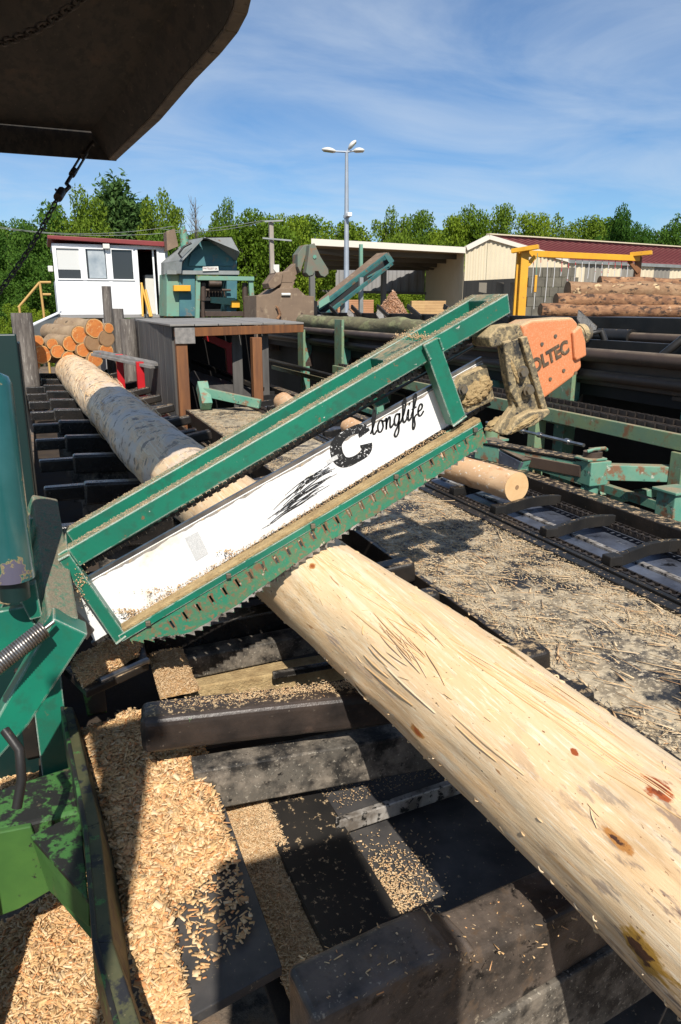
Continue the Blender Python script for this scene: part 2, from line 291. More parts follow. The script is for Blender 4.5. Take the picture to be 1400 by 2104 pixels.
M['tan'] = mat('dusty_brown_paint', (.20, .135, .085), (.15, .10, .065), 2.5, spots=[((.26, .19, .12), 6, .56, .66), ((.08, .05, .035), 5, .62, .7)], rough=.75, bump=(20, .2, .01))
M['grab'] = mat('worn_grab_paint', (.16, .125, .09), (.11, .15, .11), 5, spots=[((.06, .20, .15), 4, .62, .68), ((.22, .12, .06), 6, .56, .66)], rough=.7)
M['galv'] = mat('galvanised_steel', (.36, .40, .44), (.30, .33, .37), 2, rough=.5, metal=.3)
M['lampwhite'] = mat('lamp_housing', (.62, .60, .54), None, rough=.4)
M['lampglass'] = mat('lamp_lens', (.35, .33, .28), None, rough=.2)
M['concrete'] = mat('concrete_pole', (.36, .31, .25), (.27, .23, .19), 2, rough=.9)
M['conv_blue'] = mat('conveyor_teal_paint', (.020, .085, .09), (.04, .14, .12), 3, spots=[((.13, .085, .05), 5, .54, .64)], rough=.6)
M['trunk'] = mat('tree_bark', (.09, .07, .05), (.05, .04, .03), 3, rough=.95, bump=(6, .8, .03))
def leafmat(name, a, b, c):
    m = mat(name, a, None, island=[b, a, c, a, c], rough=.7, spec=.12)
    p = [q for q in m.node_tree.nodes if q.type == 'BSDF_PRINCIPLED'][0]
    t = m.node_tree; tr = t.nodes.new('ShaderNodeBsdfTranslucent'); mxs = t.nodes.new('ShaderNodeMixShader'); mxs.inputs[0].default_value = .38
    src = p.inputs['Base Color'].links[0].from_socket; oi = t.nodes.new('ShaderNodeObjectInfo'); hs = t.nodes.new('ShaderNodeHueSaturation')
    r1 = t.nodes.new('ShaderNodeMapRange'); r1.inputs[3].default_value = .485; r1.inputs[4].default_value = .515; t.links.new(oi.outputs['Random'], r1.inputs[0]); t.links.new(r1.outputs[0], hs.inputs['Hue'])
    r2 = t.nodes.new('ShaderNodeMapRange'); r2.inputs[3].default_value = 1.45; r2.inputs[4].default_value = .85; t.links.new(oi.outputs['Random'], r2.inputs[0]); t.links.new(r2.outputs[0], hs.inputs['Value'])
    t.links.new(src, hs.inputs['Color']); src = hs.outputs[0]; t.links.new(src, p.inputs['Base Color']); t.links.new(src, tr.inputs[0])
    o = [q for q in t.nodes if q.type == 'OUTPUT_MATERIAL'][0]
    t.links.new(p.outputs[0], mxs.inputs[1]); t.links.new(tr.outputs[0], mxs.inputs[2]); t.links.new(mxs.outputs[0], o.inputs[0]); return m
M['leaf_a'] = leafmat('leaves_mid_green', (.090, .15, .014), (.052, .10, .012), (.135, .20, .02))
M['leaf_b'] = leafmat('leaves_bright_green', (.135, .20, .014), (.085, .145, .012), (.18, .25, .025))
M['leaf_c'] = leafmat('leaves_dark_green', (.055, .12, .016), (.034, .08, .012), (.085, .16, .02))
M['needle'] = leafmat('fir_needles', (.05, .105, .028), (.03, .07, .02), (.075, .135, .035))
M['twig'] = mat('bare_twigs', (.14, .12, .10), None, rough=.9)
def glassmat():
    m = mat('window_glass', (.03, .032, .035), None, rough=.06, spec=.6); return m
M['glass'] = glassmat()
M['blind_or_pane'] = mat('pale_blind', (.55, .55, .52), None, rough=.7)
M['ground'] = mat('yard_ground', (.16, .12, .085), (.11, .08, .055), .6, spots=[((.22, .13, .07), 5, .5, .62), ((.045, .032, .024), 9, .56, .64), ((.30, .22, .14), 40, .62, .68)], rough=.95, bump=(20, .6, .03))

# ------------------------------------------------------------------ loose wood helpers
def chips_mesh(name, m, parent, pos, Lr, Wr, Tr, tilt=.35, heading=None, spread=math.pi, normal=None, local=False):
    n = len(pos); pos = np.asarray(pos, float)
    L = Lr[0] + (Lr[1] - Lr[0]) * rng.random(n) ** 2.2; Wd = Wr[0] + (Wr[1] - Wr[0]) * rng.random(n) ** 1.8; T = rng.uniform(*Tr, n)
    yawv = rng.uniform(-spread, spread, n) + (heading or 0)
    a = np.stack([np.cos(yawv), np.sin(yawv), rng.normal(0, tilt, n)], 1)
    if normal is None: nz_ = np.tile([0, 0, 1.], (n, 1))
    else: nz_ = np.asarray(normal, float); a -= nz_ * (a * nz_).sum(1, keepdims=True) * .8
    a /= np.linalg.norm(a, axis=1, keepdims=True)
    b = np.cross(nz_ + rng.normal(0, tilt, (n, 3)), a); b /= np.linalg.norm(b, axis=1, keepdims=True)
    c = np.cross(a, b)
    tw = rng.uniform(.5, 1.0, n)
    cor = []
    for (i, j, k) in ((-1,-1,-1),(1,-1,-1),(1,1,-1),(-1,1,-1),(-1,-1,1),(1,-1,1),(1,1,1),(-1,1,1)):
        wj = Wd * (tw if i > 0 else 1)
        cor.append(pos + a * (L * i / 2)[:, None] + b * (wj * j / 2)[:, None] + c * (T * k / 2)[:, None])
    v = np.stack(cor, 1).reshape(-1, 3)
    if parent and not local: v = v - np.array(ROOT[parent.name])
    q = np.array([(0,3,2,1),(4,5,6,7),(0,1,5,4),(1,2,6,5),(2,3,7,6),(3,0,4,7)])
    f = (q[None] + (np.arange(n) * 8)[:, None, None]).reshape(-1, 4)
    me = bpy.data.meshes.new(name); me.vertices.add(len(v)); me.vertices.foreach_set('co', v.ravel())
    me.loops.add(f.size); me.loops.foreach_set('vertex_index', f.ravel().astype(np.int32))
    me.polygons.add(len(f)); me.polygons.foreach_set('loop_start', np.arange(0, f.size, 4, dtype=np.int32))
    me.update(calc_edges=True); me.materials.append(m)
    o = bpy.data.objects.new(name, me); C.objects.link(o); o['kind'] = 'stuff'
    if parent: o.parent = parent; ROOT[o.name] = ROOT[parent.name]
    return o
def bil(c, u, v):
    return (c[0] * (1 - u) * (1 - v) + c[1] * u * (1 - v) + c[2] * u * v + c[3] * (1 - u) * v)
def fbm(p, sc_=1.0): return noise.fractal(Vector(p) * sc_, 1.0, 2.0, 4)
def chip_bed(name, label, c, hump, n, Lr, Wr, Tr, m, bedm, nu=26, nv=50, tilt=.35, hs=9, edge=.25):
    """a bed of loose wood on the quad c (4 corners), humped in the middle, with n chips lying on it"""
    def surf(u, v):
        p = bil(c, u, v); e = min(1, min(u, 1 - u, v, 1 - v) / edge) if edge else 1
        return p + Vector((0, 0, hump * (e ** .6) + .02 * fbm(p, hs) * (.4 + .6 * e)))
    o = MB().grid(surf, nu, nv).build(name, bedm)
    tag(o, label, 'wood chips', kind='stuff')
    uv = rng.random((n, 2)); pos = []
    for u, v in uv: pos.append(surf(u, v) + Vector((0, 0, random.random() * .006 + .001)))
    chips_mesh('loose_chips', m, o, pos, (Lr[0], Lr[1] * 1.15), Wr, Tr, tilt)
    if Lr[1] > .028:
        big = [surf(u, v) + Vector((0, 0, .006)) for u, v in rng.random((int(n * .07), 2))]; chips_mesh('large_flakes', m, o, big, (.020, .050), (.008, .020), (.001, .0025), .3)
    fine = [surf(u, v) + Vector((0, 0, random.random() * .004)) for u, v in rng.random((int(n * 1.3), 2))]
    chips_mesh('fine_shavings', M['chips_fine'], o, fine, (Lr[0] * .3, Lr[0] * 1.6), (.0008, Wr[0] * .7), (.0006, .0015), tilt)
    return o

# ------------------------------------------------------------------ ground
def gsurf(u, v):
    x = -120 + 300 * u; y = -60 + 260 * v
    return (x, y, GZ)
g = MB().grid(gsurf, 60, 60).build('ground', M['ground']); g['kind'] = 'structure'

# ------------------------------------------------------------------ the log being cut
BUMPS = []
LOGP = [(-.35, 1.07, .172), (.4, 1.015, .176), (1.0, .972, .178), (2.33, .865, .182), (4, .745, .215), (6, .625, .236), (8.5, .545, .245), (11, .455, .27), (13, .37, .272), (13.6, .345, .268)]
def log_at(y):
    for i in range(len(LOGP) - 1):
        a, b = LOGP[i], LOGP[i + 1]
        if y <= b[0]:
            t = (y - a[0]) / (b[0] - a[0]); return a[1] + (b[1] - a[1]) * t, a[2] + (b[2] - a[2]) * t
    return LOGP[-1][1], LOGP[-1][2]
def log_pt(y, ang, lift=0):                    # ang: 0 = +X side, 90 deg = top
    x, r = log_at(y); q = Vector((math.cos(ang) * 1.2, y * .8, math.sin(ang) * 1.2))
    rr = r + .016 * noise.noise(q * 1.1) + .005 * noise.noise(q * 5)
    for ky, ka, kh in BUMPS: rr += kh * math.exp(-((y - ky) / .06) ** 2 - ((math.remainder(ang - ka, 2 * math.pi)) / .28) ** 2)
    sw = max(0, 1 - abs(y - 3.1) / .25) * .004
    if 4.3 < y < 7.9: rr += .010 * fbm((math.cos(ang) * 2, y * 3, math.sin(ang) * 2), 1.2)
    if y > 8: rr += .016 * abs(noise.noise(Vector((math.cos(ang) * 1.4, y * 2.4, math.sin(ang) * 1.4))))
    rr += lift + sw
    return Vector((x + rr * math.cos(ang), y, -1.0 - (r - .18) * .25 + rr * math.sin(ang)))
def logmat():
    m = mat('debarked_spruce', (.81, .59, .345), (.76, .50, .265), 1.6, (.38, .62), spots=[((.80, .62, .40), 5, .50, .64)], rough=.5, stretch=(5, .35, 5), bump=(34, .5, .003))
    t = m.node_tree; L = t.links.new
    p = [q for q in t.nodes if q.type == 'BSDF_PRINCIPLED'][0]; col = p.inputs['Base Color'].links[0].from_socket
    co = t.nodes.new('ShaderNodeTexCoord'); pos = co.outputs['Object']
    def mixin(f, c):
        nonlocal col
        q = t.nodes.new('ShaderNodeMixRGB'); L(f, q.inputs[0]); L(col, q.inputs[1]); q.inputs[2].default_value = (*c, 1); col = q.outputs[0]
    def nse(scale, st, det=8):
        mp_ = t.nodes.new('ShaderNodeMapping'); mp_.inputs['Scale'].default_value = st; L(pos, mp_.inputs[0])
        q = t.nodes.new('ShaderNodeTexNoise'); q.inputs['Scale'].default_value = scale; q.inputs['Detail'].default_value = det; q.inputs['Roughness'].default_value = .65; L(mp_.outputs[0], q.inputs[0]); return q.outputs['Fac']
    def rmp(f, a, b):
        q = t.nodes.new('ShaderNodeMapRange'); q.inputs[1].default_value = a; q.inputs[2].default_value = b; L(f, q.inputs[0]); return q.outputs[0]
    def mul(a, b):
        q = t.nodes.new('ShaderNodeMath'); q.operation = 'MULTIPLY'; L(a, q.inputs[0]); L(b, q.inputs[1]); return q.outputs[0]
    sx = t.nodes.new('ShaderNodeSeparateXYZ'); L(pos, sx.inputs[0]); Y = sx.outputs[1]
    # fine fibre streaks, orange stains, dark flecks
    mixin(rmp(nse(34, (1, .045, 1)), .62, .78), (.56, .31, .13))
    mixin(rmp(nse(60, (1, .05, 1)), .70, .76), (.30, .18, .10))
    mixin(rmp(nse(46, (1, .06, 1)), .60, .70), (.80, .67, .48))
    mixin(rmp(nse(42, (1, .55, 1), 3), .715, .735), (.20, .06, .018))
    mixin(rmp(nse(75, (1, .5, 1), 2), .73, .75), (.06, .03, .02))
    mixin(rmp(nse(24, (1, .03, 1)), .60, .70), (.84, .72, .54))
    mixin(mul(rmp(nse(15, (1, .035, 1)), .60, .66), rmp(nse(2.2, (1, .6, 1)), .47, .6)), (.52, .27, .10))
    mixin(mul(rmp(nse(20, (1, .05, 1)), .60, .68), rmp(nse(120, (1, .04, 1), 3), .44, .56)), (.40, .29, .22))
    mixin(mul(rmp(nse(9, (1, .12, 1)), .56, .68), rmp(nse(1.7, (1, .5, 1), 3), .46, .60)), (.60, .33, .13))
    mixin(mul(rmp(nse(150, (1, .025, 1), 4), .50, .66), rmp(nse(3, (1, .5, 1)), .35, .55)), (.66, .41, .19))
    mixin(rmp(nse(170, (1, .03, 1), 4), .56, .68), (.86, .72, .52))
    mixin(rmp(nse(90, (1, .018, 1), 3), .665, .69), (.40, .20, .08))
    mixin(rmp(nse(190, (1, .35, 1), 2), .71, .73), (.24, .10, .045))
    # bluish bruises and grey grime towards the butt, bark and greyed-in hood shade on the middle length
    mixin(mul(rmp(nse(7, (1, .3, 1)), .46, .60), rmp(Y, 1.1, .45)), (.36, .22, .10))
    mixin(mul(rmp(nse(30, (1, .2, 1)), .56, .62), rmp(Y, 1.25, .5)), (.14, .10, .10))
    mid = mul(rmp(Y, 3.6, 4.4), rmp(Y, 9.2, 7.4))
    mixin(mul(rmp(nse(4, (1, .7, 1)), .46, .56), mid), (.62, .52, .42))
    mixin(mul(rmp(nse(9, (1, .9, 1)), .61, .65), mid), (.22, .15, .10))
    mixin(mul(rmp(nse(11, (1, 1, 1)), .56, .60), rmp(Y, 3.0, 5)), (.20, .13, .08))
    far = rmp(Y, 7.5, 9)
    mixin(mul(rmp(nse(5, (1, 1.6, 1)), .60, .64), far), (.30, .16, .08))
    def knot(y, ang, sx_, sy_, c1, c2):
        nonlocal col
        k = log_pt(y, ang)
        mp_ = t.nodes.new('ShaderNodeMapping'); mp_.vector_type = 'TEXTURE'; mp_.inputs['Location'].default_value = k; mp_.inputs['Scale'].default_value = (sx_, sy_, sx_); L(pos, mp_.inputs[0])
        ln = t.nodes.new('ShaderNodeVectorMath'); ln.operation = 'LENGTH'; L(mp_.outputs[0], ln.inputs[0])
        ad = t.nodes.new('ShaderNodeMath'); ad.operation = 'ADD'; L(ln.outputs['Value'], ad.inputs[0])
        nn = t.nodes.new('ShaderNodeMath'); nn.operation = 'MULTIPLY_ADD'; nn.inputs[1].default_value = 3.4; nn.inputs[2].default_value = -1.7; L(nse(55, (1, .35, 1)), nn.inputs[0]); L(nn.outputs[0], ad.inputs[1])
        mixin(rmp(ad.outputs[0], 1.15, .80), c1); mixin(rmp(ad.outputs[0], .55, .38), c2)
    for k in KNOTS: knot(*k)
    L(col, p.inputs['Base Color'])
    return m
def surf_pix(px, py):                           # where the sight line through a pixel first meets the log
    r = ray(px, py)
    for i in range(4000):
        s = .3 + i * .002; q = r * s; x, rad = log_at(q.y)
        if (q.x - x) ** 2 + (q.z + 1.0 + (rad - .18) * .25) ** 2 < rad * rad:
            return q.y, math.atan2(q.z + 1.0, q.x - x)
    return 1.0, 1.5
RED, RUST, DK = (.33, .075, .018), (.46, .20, .05), (.075, .03, .015)
KNOTS = [(*surf_pix(1357, 1622), .022, .034, RED, (.16, .035, .012)), (*surf_pix(1335, 1965), .030, .058, (.44, .24, .04), DK), (*surf_pix(858, 1505), .012, .030, RUST, RED),
         (*surf_pix(742, 1418), .018, .03, (.36, .20, .08), DK), (*surf_pix(1045, 1335), .014, .085, (.30, .16, .05), (.16, .11, .035)), (*surf_pix(1180, 1545), .006, .010, RED, RED),
         (*surf_pix(1265, 1725), .008, .03, RUST, DK), (*surf_pix(640, 1160), .012, .02, RUST, RED)]
BUMPS += [(k[0], k[1], .007) for k in KNOTS[:5]]
log = thing('spruce_log', 'long debarked pale log lying across black cradles under the saw', 'log', (.9, 1.0, -1.18))
ys = [-.35 + .035 * i for i in range(130)]; ys += [ys[-1] + .07 * (i + 1) for i in range(133)]; ys = [y for y in ys if y <= 13.6]
mb = MB(); nseg = 72
vs = [log_pt(y, 2 * math.pi * k / nseg) for y in ys for k in range(nseg)]
mb.add(vs, [(i*nseg+k, i*nseg+(k+1) % nseg, (i+1)*nseg+(k+1) % nseg, (i+1)*nseg+k) for i in range(len(ys)-1) for k in range(nseg)], True)
mb.add(vs[:nseg], [tuple(range(nseg))]); mb.add(vs[-nseg:], [tuple(range(nseg))])
LM = logmat()
# material works in world metres: keep the mesh origin at the camera
trunk = mb.build('trunk_wood', LM, None); trunk.parent = log; trunk.location = -Vector(log.location); ROOT[trunk.name] = Vector((0, 0, 0))
# torn fibres lying on it
mb = MB()
def strand(y, a, ln, w, drift, lift=.002, arch=.004):
    pts = []; m_ = 6
    for i in range(m_ + 1):
        t = i / m_; pts.append((log_pt(y + ln * t, a + drift * t + .05 * math.sin(t * 5 + y * 9) * drift, lift + arch * math.sin(math.pi * t)), w * (1 - .6 * abs(2 * t - 1))))
    vs = []
    for p, ww in pts:
        x, r = log_at(p.y); nrm = Vector((p.x - x, 0, p.z + 1)).normalized(); sd_ = Vector((0, 1, 0)).cross(nrm)
        vs += [p - sd_ * ww / 2 - nrm * .002, p + nrm * .0015, p + sd_ * ww / 2 - nrm * .002]
    fs = []
    for i in range(m_):
        fs += [(3*i, 3*i+1, 3*i+4, 3*i+3), (3*i+1, 3*i+2, 3*i+5, 3*i+4)]
    mb.add(vs, fs, True)
for i in range(150):
    y = random.uniform(.45, 3.3); strand(y, R(random.gauss(95, 40)), random.uniform(.010, .045), random.uniform(.001, .0025), random.gauss(0, .05), .0006, .001)
for i in range(22):                              # the torn tuft on the upper face
    yy, aa = surf_pix(830 + random.gauss(0, 26), 1335 + random.gauss(0, 26)); strand(yy - .05, aa, random.uniform(.10, .26), random.uniform(.002, .0045), random.gauss(-.06, .08), .001, .004)
for i in range(30):
    yy, aa = surf_pix(640 + i * 25 + random.gauss(0, 10), 1130 + i * 17 + random.gauss(0, 14)); strand(yy - .1, aa, random.uniform(.1, .3), random.uniform(.0012, .003), random.gauss(.02, .04), .0008, .0015)
for i in range(16):                              # wider peeled strips
    yy, aa = surf_pix(860 + random.uniform(-60, 380), 1340 + random.uniform(-60, 260)); strand(yy, aa, random.uniform(.12, .34), random.uniform(.005, .011), random.gauss(.0, .05), .001, .003)
for i in range(160):                             # fuzz at the edges
    y = random.uniform(.4, 3.2); strand(y, R(random.choice([28, 205, 215, 35]) + random.gauss(0, 6)), random.uniform(.006, .016), .0014, random.gauss(0, .03), .001, .003)
for i in range(70):                              # ragged slivers hanging from the far end
    y = random.uniform(6.2, 9.8); strand(y, R(random.choice([30, 35, 160, 150]) + random.gauss(0, 14)), random.uniform(.08, .35), .010, random.gauss(0, .4), .003, .02)
sp_ = mb.build('splinters', mat('splinter_fibre', (.62, .42, .22), None, island=[(.76, .56, .33), (.70, .46, .23), (.80, .63, .42), (.58, .35, .15), (.78, .58, .35)], rough=.8), None)
sp_.parent = log; sp_.location = -Vector(log.location); sp_['kind'] = 'stuff'; ROOT[sp_.name] = Vector((0, 0, 0))

# ------------------------------------------------------------------ cradle conveyor under the log
deck = thing('log_conveyor', 'black steel log conveyor with a row of cradle bars', 'conveyor', (.6, 6, -1.6))
MB().slab([(-.18, 2.45, -1.62), (1.42, 2.45, -1.62), (1.42, 15, -1.62), (-.35, 15, -1.62)], (0, 0, -.04)).build('floor_plate', M['void'], deck)
MB().beam((-.20, 2.6, -1.42), (-.48, 15, -1.42), .05, .36).build('side_beam', M['black'], deck, .006)
MB().beam((1.40, .2, -1.36), (1.30, 15, -1.36), .03, .12).build('side_beam', M['black'], deck, .004)
def rbar(p0, p1, w, h, m, name='cradle_bar', bevel=.02, par=deck): return MB().beam(p0, p1, w, h).build(name, m, par, bevel, seg=4)
k = 0; y = 3.05
while y < 14.2:
    x0 = .14 - .036 * (y - 4.8); lx, lr = log_at(y); j = random.uniform(-.02, .02)
    jz = random.uniform(-.006, .006)
    rbar((x0, y + j, -1.19 + jz), (x0 + .40, y + j, -1.205 + jz), .11, .15, M['lug'])                # tall block left of the log
    mb = MB().slab([(x0 + .40, y + j - .05, -1.13), (lx, y + j - .05, -1.215), (lx + .05, y + j - .05, -1.215), (1.30 - .006 * y, y + j - .05, -1.12), (1.30 - .006 * y, y + j - .05, -1.26), (x0 + .40, y + j - .05, -1.28)], (0, .1, 0))
    mb.build('cradle_saddle', M['lug'], deck, .014, seg=3)
    rbar((x0 - .25, y + .12 + j, -1.21), (x0 + .03, y + .12 + j, -1.21), .09, .10, M['lug'], 'cradle_stub', .014)
    rbar((.95, y + .46, -1.16), (1.33 - .006 * y, y + .46, -1.10), .10, .09, M['black'], 'cradle_stub', .018)
    if y < 9: MB().box(x0 - .02, x0 + .42, y + j + .06, y + j + .09, -1.52, -1.26).build('cradle_web', M['lug_face'], deck, .004)
    y += 1.0
# the two near stations
ctex = bpy.data.textures.new('dents', 'CLOUDS'); ctex.noise_scale = .05; ctex.noise_depth = 3
def dent(o, lv=4, st=.007):
    s_ = o.modifiers.new('subdivide', 'SUBSURF'); s_.subdivision_type = 'SIMPLE'; s_.levels = lv; s_.render_levels = lv
    d_ = o.modifiers.new('dents', 'DISPLACE'); d_.texture = ctex; d_.strength = st; d_.mid_level = .5; d_.texture_coords = 'LOCAL'
    for f in o.data.polygons: f.use_smooth = True
    return o
dent(rbar((.155, 2.10, -1.262), (.98, 1.98, -1.272), .125, .125, M['bar_black'], bevel=.026))
prof = [(.315, -1.195), (.59, -1.193), (.615, -1.20), (.665, -1.232), (.70, -1.236), (1.34, -1.246), (1.34, -1.40), (.62, -1.44), (.315, -1.45)]
dent(MB().slab([(x, .935 + .12 * (x - .3), z) for x, z in prof], (-.01, .125, 0)).build('cradle_bar', M['bar_grease'], deck, .018, seg=4), 4, .004)
MB().tube([(.665, .985, -1.236), (.660, 1.03, -1.230), (.655, 1.08, -1.238)], .010, 8).build('weld_bead', M['bar_grease'], deck)
MB().slab([(.45, .94, -1.43), (1.4, 1.06, -1.41), (1.4, 1.10, -1.41), (.45, .98, -1.43)], (0, 0, -.22)).build('cradle_web', M['lug_face'], deck, .006)
for (px, py, z, w_) in ((848, 1146, -1.08, .10), (900, 1208, -1.10, .08), (1118, 1318, -1.08, .12), (1210, 1402, -1.10, .10)):
    p = onZ(px, py, z); rbar((p.x - .35, p.y + .03, p.z - .09), (p.x, p.y, p.z - .05), w_, .10, M['black'], 'cradle_lug', .02)
# webs and beams seen between the bars left of the log
def beam_px(a, b, za, zb, w_, h_, m, name='cross_beam', bev=.006, par=deck):
    return MB().beam(onZ(*a, za) - Vector((0, 0, h_ / 2)), onZ(*b, zb) - Vector((0, 0, h_ / 2)), w_, h_).build(name, m, par, bev)
beam_px((395, 1570), (905, 1484), -1.40, -1.40, .09, .15, M['lug_face'])
beam_px((330, 1352), (760, 1268), -1.30, -1.30, .10, .09, M['lug_face'])
beam_px((285, 1300), (640, 1230), -1.22, -1.22, .10, .12, M['lug'])
beam_px((380, 1402), (760, 1340), -1.40, -1.40, .10, .08, M['dustpack'])
beam_px((560, 1380), (760, 1345), -1.36, -1.36, .02, .03, M['lug'])

# ------------------------------------------------------------------ plates and troughs below, lower left
tro = thing('waste_chute', 'dark steel waste chute plates under the log', 'chute', (.5, 1.7, -1.7))
def quad(pts, th, name, m, par=tro, bev=.003): return MB().slab([onZ(px, py, z) for px, py, z in pts], (0, 0, -th)).build(name, m, par, bev)
quad([(168, 1500, -1.46), (392, 1460, -1.46), (580, 1985, -1.56), (392, 2090, -1.56)], .03, 'chute_plate', M['plate'])
quad([(505, 1610, -1.60), (632, 1575, -1.60), (838, 1900, -1.66), (690, 1990, -1.66)], .03, 'chute_plate', M['black_clean'])
quad([(618, 1580, -1.63), (960, 1500, -1.63), (960, 1595, -1.63), (690, 1680, -1.63)], .02, 'chute_plate', M['plate'])
quad([(690, 1678, -1.60), (690, 1690, -1.60), (960, 1600, -1.60), (960, 1588, -1.60)], .055, 'worn_edge', M['wornedge'], bev=.004)
quad([(700, 1700, -1.69), (1000, 1600, -1.69), (1250, 1800, -1.69), (850, 1990, -1.69)], .02, 'chute_plate', M['plate'])
quad([(395, 1600, -1.72), (520, 1580, -1.72), (760, 2060, -1.80), (600, 2180, -1.80)], .02, 'chute_plate', M['void'])
quad([(800, 2104, -1.78), (1100, 1920, -1.78), (1420, 1960, -1.78), (1300, 2220, -1.78)], .02, 'chute_plate', M['plate'])
quad([(760, 2150, -1.66), (1180, 1925, -1.66), (1205, 1960, -1.66), (830, 2190, -1.66)], .05, 'chute_edge', M['black'])

# ------------------------------------------------------------------ leaf green bracket and flange, lower left
br = thing('chute_bracket', 'chipped leaf green bracket with gussets holding the chute flange', 'bracket', tuple(onZ(100, 1760, -1.7)))
def Pz(px, py, z): return onZ(px, py, z)
# bent flange plate running towards the viewer
fl = [(128, 1452, -1.36), (176, 1700, -1.36), (196, 1935, -1.36), (250, 2140, -1.40)]
fr = [(150, 1452, -1.36), (205, 1690, -1.36), (232, 1935, -1.36), (300, 2140, -1.40)]
mb = MB()
for i in range(3):
    a, b, c_, d_ = Pz(*fl[i]), Pz(*fr[i]), Pz(*fr[i + 1]), Pz(*fl[i + 1])
    dn = Vector((.012, 0, -.16)); mb.hexa([a + dn, b + dn * 1.0 + Vector((.02, 0, 0)), c_ + dn + Vector((.02, 0, 0)), d_ + dn, a, b, c_, d_])
mb.build('flange', M['flange'], br, .004)
mb = MB()
for i in range(3):
    a, b, c_, d_ = [Pz(q[0], q[1], q[2]) + Vector((-.006, 0, .003)) for q in (fl[i], fl[i], fl[i + 1], fl[i + 1])]
    b = a + Vector((.012, 0, 0)); c_ = d_ + Vector((.012, 0, 0)); dn = Vector((-.004, 0, -.12)); mb.hexa([a + dn, b + dn, c_ + dn, d_ + dn, a, b, c_, d_])
mb.build('flange_lip', M['grass_green'], br, .003)
# square tube from the left with a gusset above and one below
t0 = [Pz(-60, 1640, -1.42), Pz(150, 1572, -1.42), Pz(165, 1665, -1.42), Pz(-60, 1720, -1.42)]
MB().slab(t0, (0, 0, -.12)).build('bracket_tube', M['grass_green'], br, .01)
yb_ = Pz(60, 1700, -1.425).y - .004
MB().slab([onY(px, py, yb_) for px, py in ((-60, 1722), (64, 1698), (112, 1826), (40, 1868), (-60, 1905))], (0, .02, 0)).build('bracket_web', M['grass_green_solid'], br, .004)
MB().slab([Pz(62, 1716, -1.41), Pz(165, 1668, -1.41), Pz(182, 1850, -1.41)], (0, 0, -.015)).build('gusset', M['grass_green'], br, .003)
MB().slab([Pz(64, 1722, -1.43), Pz(182, 1855, -1.43), Pz(182, 1905, -1.50), Pz(100, 1830, -1.55)], (.01, .01, -.01)).build('gusset', M['grass_green_solid'], br, .003)
MB().slab([Pz(98, 1822, -1.56), Pz(128, 1795, -1.52), Pz(186, 1880, -1.50), Pz(188, 1930, -1.54)], (0, .02, -.02)).build('gusset', M['grass_green_solid'], br, .003)

# ------------------------------------------------------------------ beds of chips
q4 = lambda *p: [onZ(*a) for a in p]
chip_bed('chip_bed', 'thick bed of pale wood chips on the chute plate beside the green flange', q4((165, 1505, -1.46), (285, 1465, -1.46), (400, 2150, -1.585), (318, 2160, -1.585)), .055, 4200, (.010, .044), (.004, .015), (.001, .003), M['chips'], M['sawdust'], edge=.2, tilt=.36)
chip_bed('chip_bed', 'heap of sunlit wood chips piled under the end of the cradle bar', q4((240, 1468, -1.46), (398, 1462, -1.46), (480, 1760, -1.51), (320, 1900, -1.545)), .06, 4200, (.009, .042), (.003, .014), (.001, .003), M['chips'], M['sawdust'], edge=.22, tilt=.42)
c = q4((340, 1800, -1.515), (478, 1740, -1.505), (520, 1880, -1.53), (400, 1990, -1.54))
o = chips_mesh('scattered_chips', M['chips'], None, [bil(c, u, v) + Vector((0, 0, .012 * (1 - v) * (random.random()) + .003)) for u, v in zip(rng.random(620), rng.random(620) ** 1.9 * 1.15)], (.006, .030), (.003, .015), (.0008, .0016), .05)
tag(o, 'scattered wood chips thinning out over the bare dark chute plate', 'wood chips')
chip_bed('chip_bed', 'narrow reddish sawdust strip along the black chute plate', q4((432, 1645, -1.62), (525, 1603, -1.60), (725, 1975, -1.70), (640, 2170, -1.76)), .012, 7500, (.006, .022), (.0015, .004), (.001, .002), M['chips_fine'], M['sawdust'], edge=.1, tilt=.45)
chip_bed('chip_bed', 'golden wood chip heap lying below the leaf green bracket', q4((-80, 1960, -1.98), (170, 1800, -1.98), (330, 2200, -2.02), (-80, 2300, -2.02)), .02, 4500, (.012, .052), (.004, .011), (.001, .003), M['chips'], M['sawdust'], edge=.1, tilt=.4)
chip_bed('chip_bed', 'shaded wood chip layer behind the flange below the green arm', q4((-20, 1430, -1.66), (190, 1360, -1.66), (190, 1560, -1.70), (-20, 1690, -1.70)), .01, 2800, (.010, .03), (.003, .008), (.001, .003), M['chips'], M['sawdust'], edge=.1, tilt=.4)
chip_bed('chip_bed', 'wood chip pile on the small steel ledge under the saw pivot', q4((145, 1365, -1.24), (290, 1300, -1.24), (285, 1350, -1.24), (170, 1412, -1.24)), .03, 2400, (.008, .026), (.002, .007), (.001, .002), M['chips'], M['sawdust'], nu=30, nv=20, edge=.2, tilt=.4)
chip_bed('chip_bed', 'small block of packed sawdust behind the cradle bar end', q4((305, 1350, -1.30), (375, 1332, -1.30), (412, 1420, -1.30), (330, 1440, -1.30)), .02, 1500, (.004, .016), (.001, .003), (.001, .002), M['chips_fine'], M['sawdust'], nu=20, nv=20, edge=.2, tilt=.5)
led = thing('steel_ledge', 'short steel ledge with a rounded front edge carrying chips', 'ledge', tuple(onZ(220, 1390, -1.26)))
MB().slab(q4((130, 1372, -1.245), (292, 1300, -1.245), (306, 1362, -1.245), (178, 1420, -1.245)), (0, 0, -.03)).build('shelf', M['black'], led, .006)
MB().tube([onZ(205, 1400, -1.245), onZ(304, 1358, -1.245)], .014, 14).build('rounded_edge', M['steel'], led)
